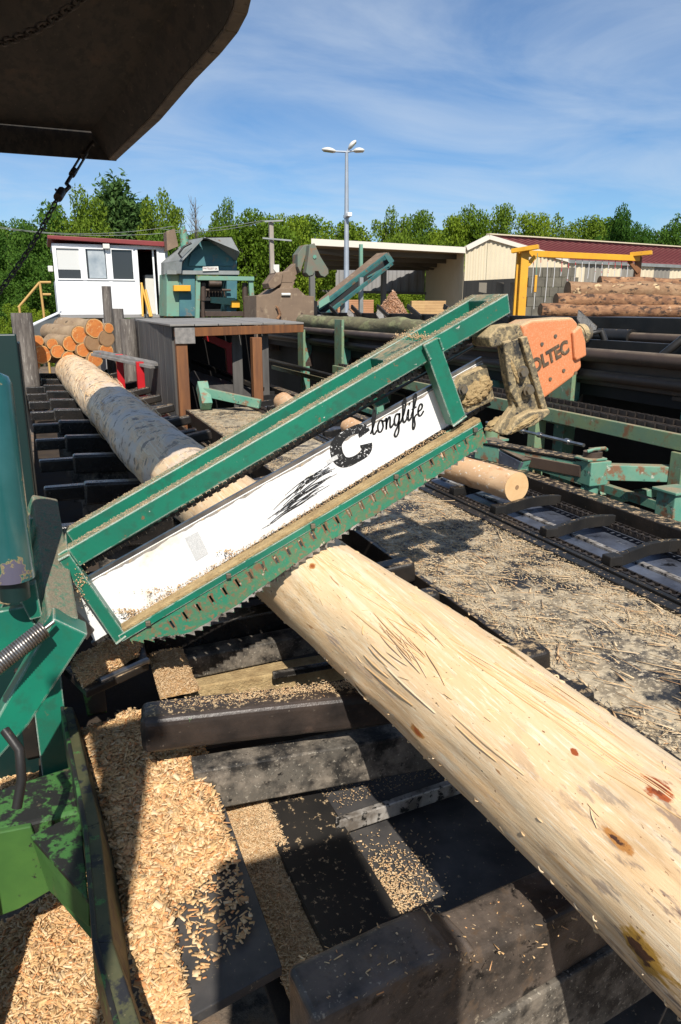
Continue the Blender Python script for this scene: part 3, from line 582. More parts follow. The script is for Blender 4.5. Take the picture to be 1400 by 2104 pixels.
MB().slab(q4((170, 1420, -1.30), (215, 1405, -1.30), (220, 1460, -1.40), (180, 1470, -1.40)), (0, .02, -.02)).build('ledge_bracket', M['grass_green'], led, .003)
# dust and chips sprinkled on the chute plates
c = q4((700, 1800, -1.683), (860, 1720, -1.683), (920, 1860, -1.683), (780, 1935, -1.683))
pp = [bil(c, u, v) + Vector((0, 0, .003)) for u, v in zip(rng.normal(.32, .30, 2600), rng.normal(.5, .34, 2600)) if u > -.02 - .0 * v]
o = chips_mesh('scattered_chips', M['chips_fine'], None, pp, (.003, .012), (.002, .006), (.001, .002), .2); tag(o, 'fine pale chips sprinkled on the dark plate left of the log', 'wood chips')
c = q4((640, 1590, -1.622), (900, 1530, -1.622), (930, 1590, -1.622), (690, 1665, -1.622))
o = chips_mesh('scattered_chips', M['chips_fine'], None, [bil(c, u, v) + Vector((0, 0, .003)) for u, v in rng.random((700, 2))], (.003, .009), (.001, .003), (.0008, .0015), .2); tag(o, 'thin dusting of sawdust on the plate above the worn white edge', 'wood chips')
pp = []
for i in range(1500):
    t = random.random(); p = Vector((.155, 2.10, -1.199)).lerp(Vector((.98, 1.98, -1.209)), .06 + .9 * t ** .6); p += Vector((0, random.gauss(.02, .018), random.random() * .006 * t)); pp.append(p)
o = chips_mesh('scattered_chips', M['chips_fine'], None, pp, (.003, .012), (.001, .003), (.001, .002), .3); tag(o, 'fluffy pale sawdust lying along the top of the rounded cradle bar', 'wood chips')
pp = [Vector((random.uniform(.33, 1.1), random.uniform(.93, 1.08), 0)) for i in range(110)]
for p in pp: p.z = -1.191 if p.x < .65 else -1.236 - (p.x - .66) * .015
o = chips_mesh('scattered_chips', M['chips'], None, pp, (.004, .02), (.001, .004), (.001, .002), .12); tag(o, 'few loose splinters on the notched greasy cradle bar', 'wood chips')

# ------------------------------------------------------------------ sawdust covered plate right of the log
ptab = mat('littered_plate', (.026, .025, .028), (.05, .046, .042), 3, spots=[((.30, .235, .15), 3.2, .42, .54), ((.50, .40, .26), 12, .46, .58), ((.60, .49, .33), 60, .53, .60), ((.024, .024, .025), 3.4, .55, .60), ((.10, .085, .065), 16, .58, .64)], rough=.6, metal=.1, bump=(60, .5, .006))
pl = thing('litter_plate', 'broad dark steel plate strewn with bark and sawdust beside the log', 'plate', (1.8, 3.5, -1.25))
MB().box(1.452, 2.17, .1, 8.6, -1.18, -1.15).build('deck_plate', ptab, pl, .003)
MB().box(1.425, 1.449, .1, 8.6, -1.285, -1.146).build('edge_flange', M['black'], pl, .004)
MB().box(2.17, 2.23, .1, 8.6, -1.18, -1.135).build('edge_flange', M['black_clean'], pl, .004)
pp = []
while len(pp) < 26000:
    y = .6 + 7.6 * random.random() ** 1.5; x = random.uniform(1.45, 2.2)
    d = noise.fractal(Vector((x * 2.6, y * 1.1, 3)), 1, 2, 4) + .25 * math.exp(-((x - 1.47) / .06) ** 2) + (.25 if y > 2.4 else 0)
    if d > random.uniform(-.35, .5): pp.append((x, y, -1.147 + random.random() * .008))
o = chips_mesh('bark_litter', M['chips_grey'], None, pp, (.006, .026), (.0012, .0045), (.0008, .002), .25)
tag(o, 'greyish bark shreds and sawdust strewn over the broad dark plate', 'wood chips')
pp = [(random.gauss(1.50, .03) + .05 * math.sin(i), y, -1.143 + random.random() * .012) for i in range(70) for y in [random.uniform(.7, 3.0)]]
pp += [(random.uniform(1.55, 2.15), random.uniform(.7, 4.5), -1.143 + random.random() * .008) for i in range(60)]
pp += [(random.uniform(1.46, 2.18), .6 + 4.5 * random.random() ** 1.4, -1.145 + random.random() * .008) for i in range(700)]
o = chips_mesh('wood_slivers', M['chips_fine'], None, pp, (.025, .20), (.0012, .006), (.001, .0025), .05, heading=math.pi / 2 + .15, spread=.9)
tag(o, 'long thin wood slivers lying along the edge of the litter plate', 'wood slivers', kind='stuff')

# ------------------------------------------------------------------ scraper chain conveyor
cc = thing('chain_conveyor', 'black scraper chain conveyor carrying short log ends past the saw', 'conveyor', (2.55, 4, -1.3))
MB().box(2.24, 2.86, .3, 11, -1.235, -1.20).build('tray', M['plate_blue'], cc)
MB().box(2.235, 2.262, .3, 11, -1.20, -1.125).build('side_rail', M['black_clean'], cc, .003)
MB().box(2.865, 2.985, .3, 11, -1.21, -1.075).build('side_rail', M['black'], cc, .006)
MB().box(2.560, 2.592, .3, 11, -1.199, -1.188).build('wear_strip', M['wornedge'], cc)
for cx in (2.315, 2.80):
    mb = MB()
    for i in range(170):
        y = .9 + i * .048; wz = -1.152
        mb.box(cx - .026, cx - .016, y - .027, y + .027, wz - .016, wz + .016); mb.box(cx + .016, cx + .026, y - .027, y + .027, wz - .016, wz + .016)
        mb.tube([(cx - .03, y + .012, wz), (cx + .03, y + .012, wz)], .012, 8)
    mb.build('roller_chain', M['chain'], cc)['kind'] = 'stuff'
y = .62
while y < 9.6:
    mb = MB(); prof = [(0, 0), (.10, .012), (.26, .05), (.40, .068), (.485, .072)]
    for i in range(4):
        a, b = prof[i], prof[i + 1]; mb.beam((2.315 + a[0], y + a[1], -1.130 + .02 * math.sin(a[0] * 6)), (2.318 + b[0], y + b[1], -1.130 + .02 * math.sin(b[0] * 6)), .030, .062)
    mb.build('scraper_flight', M['black_clean'], cc, .004)
    MB().box(2.285, 2.36, y - .03, y + .03, -1.14, -1.092).build('flight_shoe', M['black_clean'], cc, .005)
    y += .47
def short_log(p0, p1, r, label, jag=0, nm='short_log'):
    p0 = Vector(p0); p1 = Vector(p1); t = thing(nm, label, 'log', tuple(p0 - Vector((0, 0, r))), 'short log ends on the chain conveyor')
    d = (p1 - p0).normalized(); a = d.cross(UP).normalized(); b = a.cross(d); n = 36; m_ = 18
    vs = []
    for i in range(m_ + 1):
        for k in range(n):
            th = 2 * math.pi * k / n; q = p0.lerp(p1, i / m_) + (a * math.cos(th) + b * math.sin(th)) * r * (1 + .06 * noise.noise(Vector((math.cos(th), math.sin(th), i * .6))))
            if jag and i == m_: q += d * jag * random.random()
            vs.append(q)
    mb = MB().add(vs, [(i*n+k, i*n+(k+1) % n, (i+1)*n+(k+1) % n, (i+1)*n+k) for i in range(m_) for k in range(n)], True); mb.add(vs[-n:], [tuple(range(n))])
    mb.build('trunk_wood', SLM, t)
    mb = MB()
    for rr, nm_ in ((1, 0),):
        mb.add([p0 - d * .002] + [v - d * .001 for v in vs[:n]], [(0, 1 + (k + 1) % n, 1 + k) for k in range(n)])
    mb.build('cut_end', ENDM, t)
    c_ = p0 - d * .004; MB().add([c_] + [c_ + (a * math.cos(k * .7) + b * math.sin(k * .7)) * r * .16 for k in range(9)], [(0, 1 + k, 1 + (k + 1) % 9) for k in range(9)]).build('pith', M['endgrain_pale'], t)
    return t
SLM = mat('peeled_short_log', (.70, .47, .27), (.62, .36, .18), 4, spots=[((.50, .24, .10), 12, .56, .66), ((.40, .30, .22), 22, .62, .66), ((.84, .74, .60), 40, .60, .64)], rough=.65, bump=(30, .4, .006), stretch=(1, .6, 1))
ENDM = mat('fresh_cut_end', (.68, .44, .22), (.60, .36, .16), 8, spots=[((.50, .26, .11), 14, .62, .7)], rough=.7, bump=(60, .3, .003))
short_log(onZ(1062, 1001, -1.015), onZ(918, 955, -1.015), .088, 'short peeled log lying on the scraper conveyor right of the saw comb', .05)
short_log((2.46, 5.55, -1.05), (2.50, 6.15, -1.05), .085, 'short peeled log seen between the saw frame rails', .02)
short_log((2.33, 7.3, -1.03), (2.42, 7.95, -1.03), .11, 'short peeled log on the conveyor beyond the saw beside the timber shelter', .01)

# ------------------------------------------------------------------ the slasher saw
YS = 2.33
S = lambda px, py, dy=0.0: onY(px, py, YS) + Vector((0, dy, 0))       # points of the saw's upright plane
saw = thing('slasher_saw', 'green framed slasher chainsaw with white guide bar and orange drive cover', 'saw', tuple(S(150, 1200)))
es = (S(1035, 603) - S(138, 1123)).normalized(); et = Vector((-es.z, 0, es.x))
def plate(pts, y0, dy, name, m, par=saw, bev=.003, seg=2): return MB().slab([S(px, py, y0) for px, py in pts], (0, dy, 0)).build(name, m, par, bev, seg=seg)
plate([(138, 1123), (1035, 603), (1040, 643), (163, 1158)], -.03, .05, 'top_rail', M['green'], bev=.004)
r2 = [(110, 1106), (1010, 603), (1035, 643), (140, 1142)]
plate([(138, 1123), (1035, 603), (1040, 643), (163, 1158)], .165, .05, 'top_rail', M['green'], bev=.004)
plate([(1012, 617), (1035, 603), (1040, 643), (1015, 658)], .021, .143, 'end_plate', M['green'])
plate([(118, 1135), (138, 1123), (163, 1158), (142, 1170)], -.02, .24, 'end_plate', M['green'])
plate([(800, 741), (868, 701), (872, 728), (806, 768)], .021, .143, 'cross_tie', M['green'])
plate([(858, 707), (889, 692), (945, 850), (918, 872)], -.045, .055, 'frame_post', M['green'], bev=.004)
plate([(118, 1140), (142, 1128), (256, 1292), (236, 1312)], -.05, .06, 'frame_post', M['green'], bev=.004)
plate([(760, 770), (800, 748), (845, 838), (815, 850)], .17, .04, 'frame_post', M['green'], bev=.004)
MB().beam(S(244, 1288, -.025), S(974, 859, -.025), .045, .016, et).build('lower_rail', M['dustpack'], saw, .004)
MB().beam(S(244, 1300, -.045), S(976, 869, -.045), .014, .026, et).build('lower_rail', M['green_clean'], saw, .002)
for px in (1195, 300, 462, 632, 800, 960):
    if px < 1000: MB().box(*sum([[a - .008, a + .008] for a in S(px, 1300 - .589 * (px - 244), -.056)], [])).build('rail_clip', M['bolt'], saw, .002)
# guide bar
bar = plate([(138, 1226), (1000, 742), (1022, 820), (196, 1326)], .028, .018, 'guide_bar', M['white_bar'], bev=.002)
plate([(131, 1220), (1000, 734), (1001, 742), (136, 1229)], .030, .014, 'bar_edge', M['steel'], bar, 0)
mb = MB(); p0, p1 = S(120, 1206, .036), S(1003, 716, .036); ln = (p1 - p0).length; nl = int(ln / .0155)
for i in range(nl):
    q = p0 + es * (i * .0155); mb.beam(q - es * .0068 + et * .003 * (i % 2), q + es * .0068 + et * .003 * (i % 2), .012 if i % 2 else .020, .016, et)
mb.build('saw_chain', M['chainblur'], saw)['kind'] = 'stuff'
mb = MB().beam(S(120, 1196, .036), S(1000, 704, .036), .016, .006, et); mb.build('chain_guard', M['black_clean'], saw)
mb = MB(); p0, p1 = S(195, 1330, .036), S(1020, 828, .036)
ln = (p1 - p0).length; ed = (p1 - p0).normalized()
for i in range(int(ln / .0155)):
    q = p0 + ed * (i * .0155); mb.beam(q - ed * .0068, q + ed * .0068, .012 if i % 2 else .02, .014, et)
mb.build('saw_chain', M['chainblur'], saw)['kind'] = 'stuff'
plate([(150, 1252), (196, 1300), (180, 1322), (150, 1300)], .024, .02, 'bar_nose', M['steel'], bar)
mb = MB(); N_ = 260
for i in range(N_):
    t0, t1 = i / N_, (i + 1) / N_
    def edge_(t): return S(140 + 860 * t, 1226.5 - 484 * t, .0268)
    def depth_(t): return max(.0012, .007 + .011 * noise.fractal(Vector((t * 22, 3.1, 0)), 1, 2, 5))
    a_, b_ = edge_(t0), edge_(t1); mb.add([a_, b_, b_ - et * depth_(t1), a_ - et * depth_(t0)], [(0, 1, 2, 3)])
mb.build('worn_enamel_edge', mat('bared_grey_bar_steel', (.34, .30, .25), (.22, .19, .16), 40, spots=[((.50, .36, .19), 60, .58, .66), ((.06, .055, .05), 90, .64, .68)], rough=.6), bar)
# packed dust lines on the bar edges
pp = []
for i in range(1500):
    t = random.random(); q = S(255 + 660 * t, 1278 - 391 * t, random.uniform(-.015, .026)) + et * (abs(random.gauss(0, .0025)) + .001); pp.append(q)
chips_mesh('sawdust_line', M['chips_fine'], saw, pp, (.002, .006), (.001, .003), (.001, .002), .5)
pp = []
for i in range(3500):
    t = random.random(); dy = random.choice([random.uniform(-.03, .02), random.uniform(.165, .215)]); q = S(140 + 890 * t, 1123 - 517 * t, dy) + Vector((0, 0, .001 + random.random() * .003)); pp.append(q)
chips_mesh('sawdust_line', M['chips_grey'], saw, pp, (.002, .006), (.001, .003), (.0006, .0015), .3)
pp = []
for (px, py, sx_, sy_, k) in ((262, 1258, 14, 4, 120), (470, 1135, 10, 3, 60), (330, 1217, 20, 4, 80), (840, 689, 14, 4, 120), (866, 693, 10, 4, 120), (165, 1190, 8, 22, 100)):
    for i in range(k): pp.append(S(px + random.gauss(0, sx_), py + random.gauss(0, sy_), random.uniform(-.012, .026) if px > 200 else -.052))
chips_mesh('sawdust_clump', M['chips_fine'], saw, pp, (.002, .007), (.001, .004), (.001, .003), .6)
for a_, b_, dy in (((858, 708), (872, 736), -.047), ((889, 694), (897, 716), -.047), ((918, 872), (945, 852), -.047), ((120, 1141), (140, 1130), -.051), ((236, 1310), (256, 1294), -.051), ((800, 742), (866, 703), .022)):
    n_ = 9; MB().tube([S(a_[0] + (b_[0] - a_[0]) * i / n_, a_[1] + (b_[1] - a_[1]) * i / n_, dy) for i in range(n_ + 1)], [.0035 + .0015 * (i % 2) for i in range(n_ + 1)], 8).build('weld_bead', M['green'], saw)
# holding comb
A0, A1 = S(283, 1291), S(968, 866); cs = (A1 - A0).normalized(); ct = Vector((cs.z, 0, -cs.x)); CL = (A1 - A0).length
bot = sorted([((S(px, py) - A0).dot(cs), (S(px, py) - A0).dot(ct)) for px, py in ((268, 1308), (330, 1302), (392, 1291), (470, 1246), (540, 1197), (640, 1127), (700, 1090), (760, 1056), (870, 984), (930, 945), (988, 905))])
def bt(s):
    if s <= bot[0][0]: return bot[0][1]
    for (a, b), (c_, d_) in zip(bot, bot[1:]):
        if s <= c_: return b + (d_ - b) * (s - a) / (c_ - a)
    return bot[-1][1]
TP = .0300
def tooth(s):
    t = (s / TP) % 1.0; return .021 * (t ** 1.8) * (1 if t < .86 else (1 - t) / .14) - .007
def cpoly(s0, s1, tf, bf=None, n=None):
    n = n or max(2, int((s1 - s0) / .0022)); pts = [(s0, tf), (s1, tf)]
    for i in range(n + 1):
        s = s1 + (s0 - s1) * i / n; pts.append((s, bt(s) + tooth(s) if bf is None else bf))
    out_ = [pts[0]]
    for p in pts[1:]:
        if (p[0] - out_[-1][0]) ** 2 + (p[1] - out_[-1][1]) ** 2 > 1e-12: out_.append(p)
    return [A0 + cs * a + ct * b + Vector((0, -.048, 0)) for a, b in out_]
mb = MB(); s = bot[0][0]; ns_ = 25; pitch = (CL - .03) / ns_
for i in range(ns_):
    sl_ = .10 + i * pitch * .93; sw_ = .0075
    if bt(sl_) < .055: sl2 = sl_ + sw_; mb.slab(cpoly(s, sl2, max(0.0, min(.0, s))), (0, .008, 0)); s = sl2; continue
    mb.slab(cpoly(s, sl_, 0), (0, .008, 0)); t1 = .016 + random.uniform(-.002, .003); t2 = min(.047 + random.uniform(-.003, .004), bt(sl_) - .018)
    mb.slab([A0 + cs * a + ct * b + Vector((0, -.048, 0)) for a, b in ((sl_, 0), (sl_ + sw_, 0), (sl_ + sw_, t1), (sl_, t1))], (0, .008, 0))
    n_ = 3; pts = [(sl_, t2), (sl_ + sw_, t2)] + [(sl_ + sw_ - sw_ * j / n_, bt(sl_ + sw_ - sw_ * j / n_) + tooth(sl_ + sw_ - sw_ * j / n_)) for j in range(n_ + 1)]
    mb.slab([A0 + cs * a + ct * b + Vector((0, -.048, 0)) for a, b in pts], (0, .008, 0)); s = sl_ + sw_
mb.slab(cpoly(s, bot[-1][0], 0), (0, .008, 0))
comb = mb.build('holding_comb', M['green_comb'], saw)
for i in range(ns_):
    sl_ = .10 + i * pitch * .93 + .004
    if bt(sl_) < .055: continue
    mb = MB()
    for sg in (-1, 1):
        P = [(sl_ + sg * (.0042 + random.random() * .001), .010), (sl_ + sg * (.007 + random.random() * .007), .012 + random.random() * .006), (sl_ + sg * (.006 + random.random() * .004), .03 + random.random() * .008), (sl_ + sg * (.0055 + random.random() * .003), .046 + random.random() * .012), (sl_ + sg * .0042, .050)]
        mb.add([A0 + cs * a + ct * b + Vector((0, -.0486, 0)) for a, b in P], [(0, 1, 2, 3, 4)])
    mb.build('slot_rust', M['rustpatch'], comb)
# scoured bright line just above the teeth
mb = MB()
for i in range(300):
    s0 = bot[0][0] + .06 + (bot[-1][0] - bot[0][0] - .10) * i / 300; s1 = s0 + (bot[-1][0] - bot[0][0]) / 300
    wv = .007 + .006 * noise.noise(Vector((s0 * 14, 0, 0)))
    if s0 > .8: wv *= max(.12, 1 - (s0 - .8) * 3)
    mb.add([A0 + cs * a + ct * b + Vector((0, -.0495, 0)) for a, b in ((s0, bt(s0) + tooth(s0) - .0005), (s1, bt(s1) + tooth(s1) - .0005), (s1, bt(s1) - wv - .004), (s0, bt(s0) - wv - .004))], [(0, 1, 2, 3)])
mb.build('scoured_edge', M['wornedge'], saw)
# drive end
plate([(978, 692), (1000, 668), (1040, 664), (1049, 688), (1012, 706), (984, 712)], -.085, .13, 'clamp_block', M['dustcast'], bev=.006)
plate([(1003, 700), (1046, 690), (1090, 842), (1060, 868), (1010, 888), (992, 880), (1028, 830), (1014, 770)], -.085, .035, 'clamp_plate', M['dustcast'], bev=.006)
plate([(1036, 692), (1049, 688), (1093, 838), (1084, 848)], -.105, .03, 'clamp_rib', M['dustcast'], bev=.004)
plate([(1003, 700), (1020, 696), (1036, 832), (1018, 800)], -.10, .03, 'clamp_rib', M['dustcast'], bev=.006)
plate([(1006, 886), (1062, 866), (1094, 842), (1092, 832), (1050, 838), (1028, 850)], -.115, .09, 'clamp_foot', M['dustcast'], bev=.008, seg=3)
plate([(930, 800), (948, 772), (1000, 748), (1018, 822), (962, 848), (938, 842)], -.004, .05, 'bar_clamp', M['dustcast'], bev=.008)
def mound(c, rx_, rz_, dep_, nm='sawdust_cake'):
    o_ = S(*c, 0)
    def f(u, v):
        a, r_ = u * 2 * math.pi, 1 - v; nn = fbm((math.cos(a) * r_ * 2 + c[0], math.sin(a) * r_ * 2, c[1]), 1.5); k = r_ * (1 + .25 * nn)
        h = dep_ * (max(0, 1 - r_ * r_) ** .5) * (1 + .5 * nn); q = o_ + es * (math.cos(a) * rx_ * k) + et * (math.sin(a) * rz_ * k); return q + Vector((0, -h, 0))
    m_ = MB().grid(f, 40, 14); m_.build(nm, M['dustpack'], saw)
def mound_at(c, dy, rx_, rz_, dep_):
    global S
    S0 = S; S = lambda px, py, d=0.0: S0(px, py, dy + d); mound(c, rx_, rz_, dep_); S = S0
mound_at((978, 806), -.004, .050, .040, .022); mound_at((962, 822), -.004, .030, .022, .016); mound_at((996, 790), -.004, .028, .035, .018)
mound_at((1046, 858), -.115, .055, .012, .010); mound_at((1024, 872), -.10, .035, .016, .016); mound_at((1026, 760), -.098, .008, .045, .008); mound_at((1012, 868), -.02, .05, .02, .03)
def bolt(px, py, dy, r=.012):
    q = S(px, py, dy); MB().tube([q, q - Vector((0, .006, 0))], r * 1.35, 16).tube([q - Vector((0, .004, 0)), q - Vector((0, .018, 0))], r, 6, smooth=False).build('bolt_head', M['bolt'], saw)
bolt(1040, 760, -.102, .017); bolt(1052, 796, -.102, .016); bolt(944, 799, -.022, .014)
cover = plate([(1046, 668), (1068, 657), (1150, 651), (1162, 664), (1160, 680), (1168, 730), (1170, 752), (1152, 772), (1098, 812), (1084, 822)], -.075, .11, 'drive_cover', M['orange'], bev=.010, seg=3)
plate([(1146, 682), (1162, 668), (1172, 700), (1174, 728), (1154, 738), (1150, 732)], -.09, .10, 'cover_tab', M['orange'], cover, bev=.006)
for px, py in ((1115, 689), (1088, 705), (1132, 758), (1105, 775), (1156, 763)):
    q = S(px, py, -.075); MB().tube([q, q - Vector((0, .004, 0))], .0065, 12).build('cover_screw', M['bolt'], cover)
q0, q1, q2 = S(1166, 692, -.03), S(1190, 684, -.03), S(1230, 694, .06)
MB().tube([q0, q1], .036, 24).tube([q0.lerp(q1, .55), q0.lerp(q1, .75)], .040, 24).build('hose_coupling', M['dustcast'], saw)
MB().tube([q1, q1 + Vector((.02, 0, 0))], .026, 16).tube([q1, q1.lerp(q2, .3), q1.lerp(q2, .6), q2], .012, 12).build('hose_coupling', M['bolt'], saw)
# lettering -----------------------------------------------------------------
def text_mesh(body, size, name, m, par, o_, ux, uz, dy, offset=0.0, extrude=.0008, shear=0, spacing=1.0, sx_=1.0):
    cu = bpy.data.curves.new(name, 'FONT'); cu.body = body; cu.size = size; cu.offset = offset; cu.extrude = extrude; cu.shear = shear; cu.space_character = spacing
    ob = bpy.data.objects.new(name + '_tmp', cu); C.objects.link(ob); bpy.context.view_layer.update()
    me = bpy.data.meshes.new_from_object(ob.evaluated_get(bpy.context.evaluated_depsgraph_get()))
    bpy.data.objects.remove(ob)
    vs = [o_ + ux * (v.co.x * sx_) + uz * v.co.y + Vector((0, dy - v.co.z, 0)) for v in me.vertices]
    return MB().add(vs, [tuple(p.vertices) for p in me.polygons]).build(name, m, par)
oy = (S(1146, 706) - S(1068, 752)).normalized(); oz = Vector((-oy.z, 0, oy.x))
text_mesh('OLTEC', .064, 'lettering', M['orange_dark'], cover, S(1070, 763), oy, oz, -.0765, .0026, .002, .12, 1.0, .86)
be = (S(905, 868) - S(255, 1262)).normalized(); bz = Vector((-be.z, 0, be.x)); FY = .0265
def ribbon(paths, w_, name, m, o_, ux, uz, sc_, par=bar, dy=FY, taper=False):
    mb = MB()
    for li, P in enumerate(paths):
        pts = []
        Pq = [P[0]] + list(P) + [P[-1]]
        for i in range(len(P) - 1):
            for j in range(6):
                t = j / 6; a, b, c_, d_ = [np.array(q, float) for q in Pq[i:i + 4]]
                pts.append(.5 * ((2*b) + (-a + c_)*t + (2*a - 5*b + 4*c_ - d_)*t*t + (-a + 3*b - 3*c_ + d_)*t**3))
        pts.append(np.array(P[-1], float)); vs = []
        for i, p in enumerate(pts):
            d = pts[min(i + 1, len(pts) - 1)] - pts[max(i - 1, 0)]; d = d / (np.linalg.norm(d) + 1e-9); nn = np.array([-d[1], d[0]])
            ww = w_ * (.75 + .5 * abs(d[1])) * (1 - .6 * abs(2 * i / len(pts) - 1) if taper else 1)
            for sg in (-1, 1):
                q = p + nn * ww * .5 * sg; vs.append(o_ + ux * (q[0] * sc_) + uz * (q[1] * sc_) + Vector((0, dy - .0004 * (li % 7), 0)))
        mb.add(vs, [(2*i, 2*i+1, 2*i+3, 2*i+2) for i in range(len(pts) - 1)])
    return mb.build(name, m, par)
def sl2(p, x0): return [(x0 + a + b * .28, b) for a, b in p]
lt = {'l': ([[(-.1, .15), (.25, .8), (.42, 1.6), (.34, 2.0), (.18, 1.75), (.12, .8), (.14, .2), (.30, 0), (.55, .25)]], .50),
      'o': ([[(.55, .85), (.28, .95), (.08, .55), (.14, .1), (.38, 0), (.60, .35), (.52, .85), (.62, .78), (.85, .85)]], .75),
      'n': ([[(0, .7), (.12, .95), (.12, .4), (.10, 0), (.16, .5), (.38, .95), (.50, .8), (.48, .25), (.58, 0), (.85, .25)]], .78),
      'g': ([[(.55, .85), (.28, .95), (.08, .55), (.14, .12), (.36, .05), (.58, .5), (.60, .95), (.54, .2), (.50, -.6), (.25, -.95), (.08, -.7), (.35, -.2), (.85, .25)]], .75),
      'i': ([[(-.02, .3), (.14, .95), (.10, .2), (.24, 0), (.45, .25)], [(.20, 1.32), (.24, 1.42), (.27, 1.36)]], .42),
      'f': ([[(-.05, .3), (.28, 1.0), (.48, 1.75), (.38, 2.0), (.22, 1.6), (.15, .4), (.10, -.7), (.20, -.95), (.34, -.6), (.28, 0), (.55, .25)], [(.0, .82), (.5, .9)]], .52),
      'e': ([[(.05, .4), (.42, .55), (.50, .85), (.28, .98), (.08, .55), (.14, .1), (.36, 0), (.66, .3)]], .6)}
paths = []; cx = 0
for ch in 'longlife':
    for p in lt[ch][0]: paths.append(sl2(p, cx))
    cx += lt[ch][1] + .06
lo_ = S(770, 897); lx_ = (S(878, 853) - S(770, 897)).normalized(); lz_ = Vector((-lx_.z, 0, lx_.x))
ribbon(paths, .15, 'script_lettering', M['ink'], lo_, lx_, lz_, (S(878, 853) - lo_).length / cx)
# the big block C, cut through the middle, and what is left of the other letters
def Bp(u, v): return u, v
c0 = S(703, 975); uu = (S(772, 937) - S(703, 975)); cw = uu.length; uu = uu.normalized(); ch_ = .062
cp = [[(1.02, .62), (.98, .78), (.80, .86), (.46, .86), (.22, .72), (.14, .46), (.20, .24), (.40, .13), (.74, .13), (.90, .22), (.95, .36)]]
ribbon([[(a * 1.0, b * .95) for a, b in cp[0]]], .27, 'block_letter', M['print'], c0, uu, Vector((-uu.z, 0, uu.x)), cw)
h0 = S(398, 1158); 
MB().slab([S(383, 1110, FY - .0006), S(410, 1096, FY - .0006), S(432, 1142, FY - .0006), S(406, 1158, FY - .0006)], (0, .0004, 0)).build('block_letter', M['print_faint'], bar)
MB().slab([S(676, 949, FY - .0006), S(698, 937, FY - .0006), S(701, 945, FY - .0006), S(679, 957, FY - .0006)], (0, .0004, 0)).build('block_letter', M['print_faint'], bar)
scr = []
for i in range(22):                              # scribbled scratches left on the print
    t = (i + random.random()) / 22; a = np.array([560, 1046]) * (1 - t) + np.array([540, 1092]) * t + rng.normal(0, 4, 2); b = np.array([690, 952]) * (1 - t) + np.array([716, 976]) * t + rng.normal(0, 5, 2)
    s0, s1 = random.uniform(0, .3) if t > .3 else random.uniform(.2, .5), random.uniform(.65, 1.0); a, b = a + (b - a) * s0, a + (b - a) * s1
    o_ = S(600, 1050); pts = [a + (b - a) * k / 5 + np.array([0, -9 * math.sin(math.pi * k / 5) * (1 - t)]) + rng.normal(0, 1.2, 2) for k in range(6)]; scr.append([((S(*q) - o_).x, (S(*q) - o_).z) for q in pts])
ribbon(scr, .0034, 'scratches', M['print'], S(600, 1050), Vector((1, 0, 0)), Vector((0, 0, 1)), 1.0, taper=True)

# ------------------------------------------------------------------ pivot arm, spring and guards left of the saw
arm = thing('pivot_arm', 'green pivot arm with dusty cross tube carrying the saw', 'arm', tuple(onY(60, 1450, 1.85)))
MB().beam(onY(121, 1292, 2.10), onY(84, 1042, 2.62), .086, .098, (.35, 0, 1)).build('cross_tube', mat('dust_caked_tube', (.012, .15, .09), (.03, .13, .08), 16, (.4, .5), spots=[((.20, .17, .11), 110, .50, .60), ((.09, .08, .06), 30, .58, .64), ((.40, .30, .15), 14, .66, .70)], edge=((.45, .42, .36), .006, 14, .42, .52), dust=((.20, .17, .115), .25, .75, 60, .34, .52), rough=.85, bump=(70, .5, .006)), arm, .008)
def pY(pts, y, dy, name, m, par=arm, bev=.004): return MB().slab([onY(px, py, y) for px, py in pts], (0, dy, 0)).build(name, m, par, bev)
pY([(110, 1270), (182, 1303), (60, 1490), (-30, 1590), (-160, 1680), (-160, 1560), (-20, 1500)], 2.02, .09, 'lower_arm', M['green_clean'], bev=.006)
pY([(70, 1030), (110, 1045), (112, 1060), (76, 1046)], 2.62, .05, 'end_cap', M['green'])
pY([(-20, 1235), (62, 1060), (64, 1128), (30, 1195), (0, 1260), (-20, 1290)], 2.40, .03, 'brace_plate', M['green'])
pY([(30, 1212), (74, 1196), (88, 1268), (62, 1275)], 2.14, .03, 'brace_plate', M['green_clean'])
pY([(-30, 1262), (50, 1246), (78, 1290), (40, 1330), (-30, 1360)], 2.16, .03, 'brace_plate', M['green_clean'])
pY([(-10, 1205), (40, 1195), (66, 1180), (30, 1225), (20, 1245), (-10, 1240)], 2.25, .05, 'hinge_lug', M['dustcast'])
p0, p1 = onY(92, 1292, 1.98), onY(-40, 1395, 1.92); pts = []; ax = (p1 - p0).normalized(); a = ax.cross(UP).normalized(); b = a.cross(ax)
sp = thing('tension_spring', 'shiny coil tension spring between the pivot arm and the guard', 'spring', tuple(p0))
for i in range(26 * 12): t = i / (26 * 12); pts.append(p0.lerp(p1, t) + (a * math.cos(i * math.pi / 6) + b * math.sin(i * math.pi / 6)) * .022)
MB().tube(pts, .0040, 7).build('coil', M['spring'], sp)
MB().tube([p0 - ax * .03, p0, p0 + ax * .02], .006, 8).build('spring_hook', M['spring'], sp)
cyl = thing('hydraulic_cylinder', 'glossy teal hydraulic cylinder with scraped paint at the left edge', 'cylinder', tuple(onY(10, 1180, 2.1)))
c0, c1 = onY(2, 790, 2.1), onY(2, 1190, 2.1); c1 = Vector((c0.x, c0.y, c1.z)); c0 = c0 + Vector((-.030, 0, 0)); c1 = c1 + Vector((-.030, 0, 0))
MB().tube([c1, c0, c0 + Vector((0, 0, .02)), c0 + Vector((0, 0, .034))], [.058, .058, .050, .025], 40).build('barrel', M['teal_cyl'], cyl)
MB().tube([c1 - Vector((0, 0, .06)), c1], .04, 24).build('rod_end', M['teal_dark'], cyl)
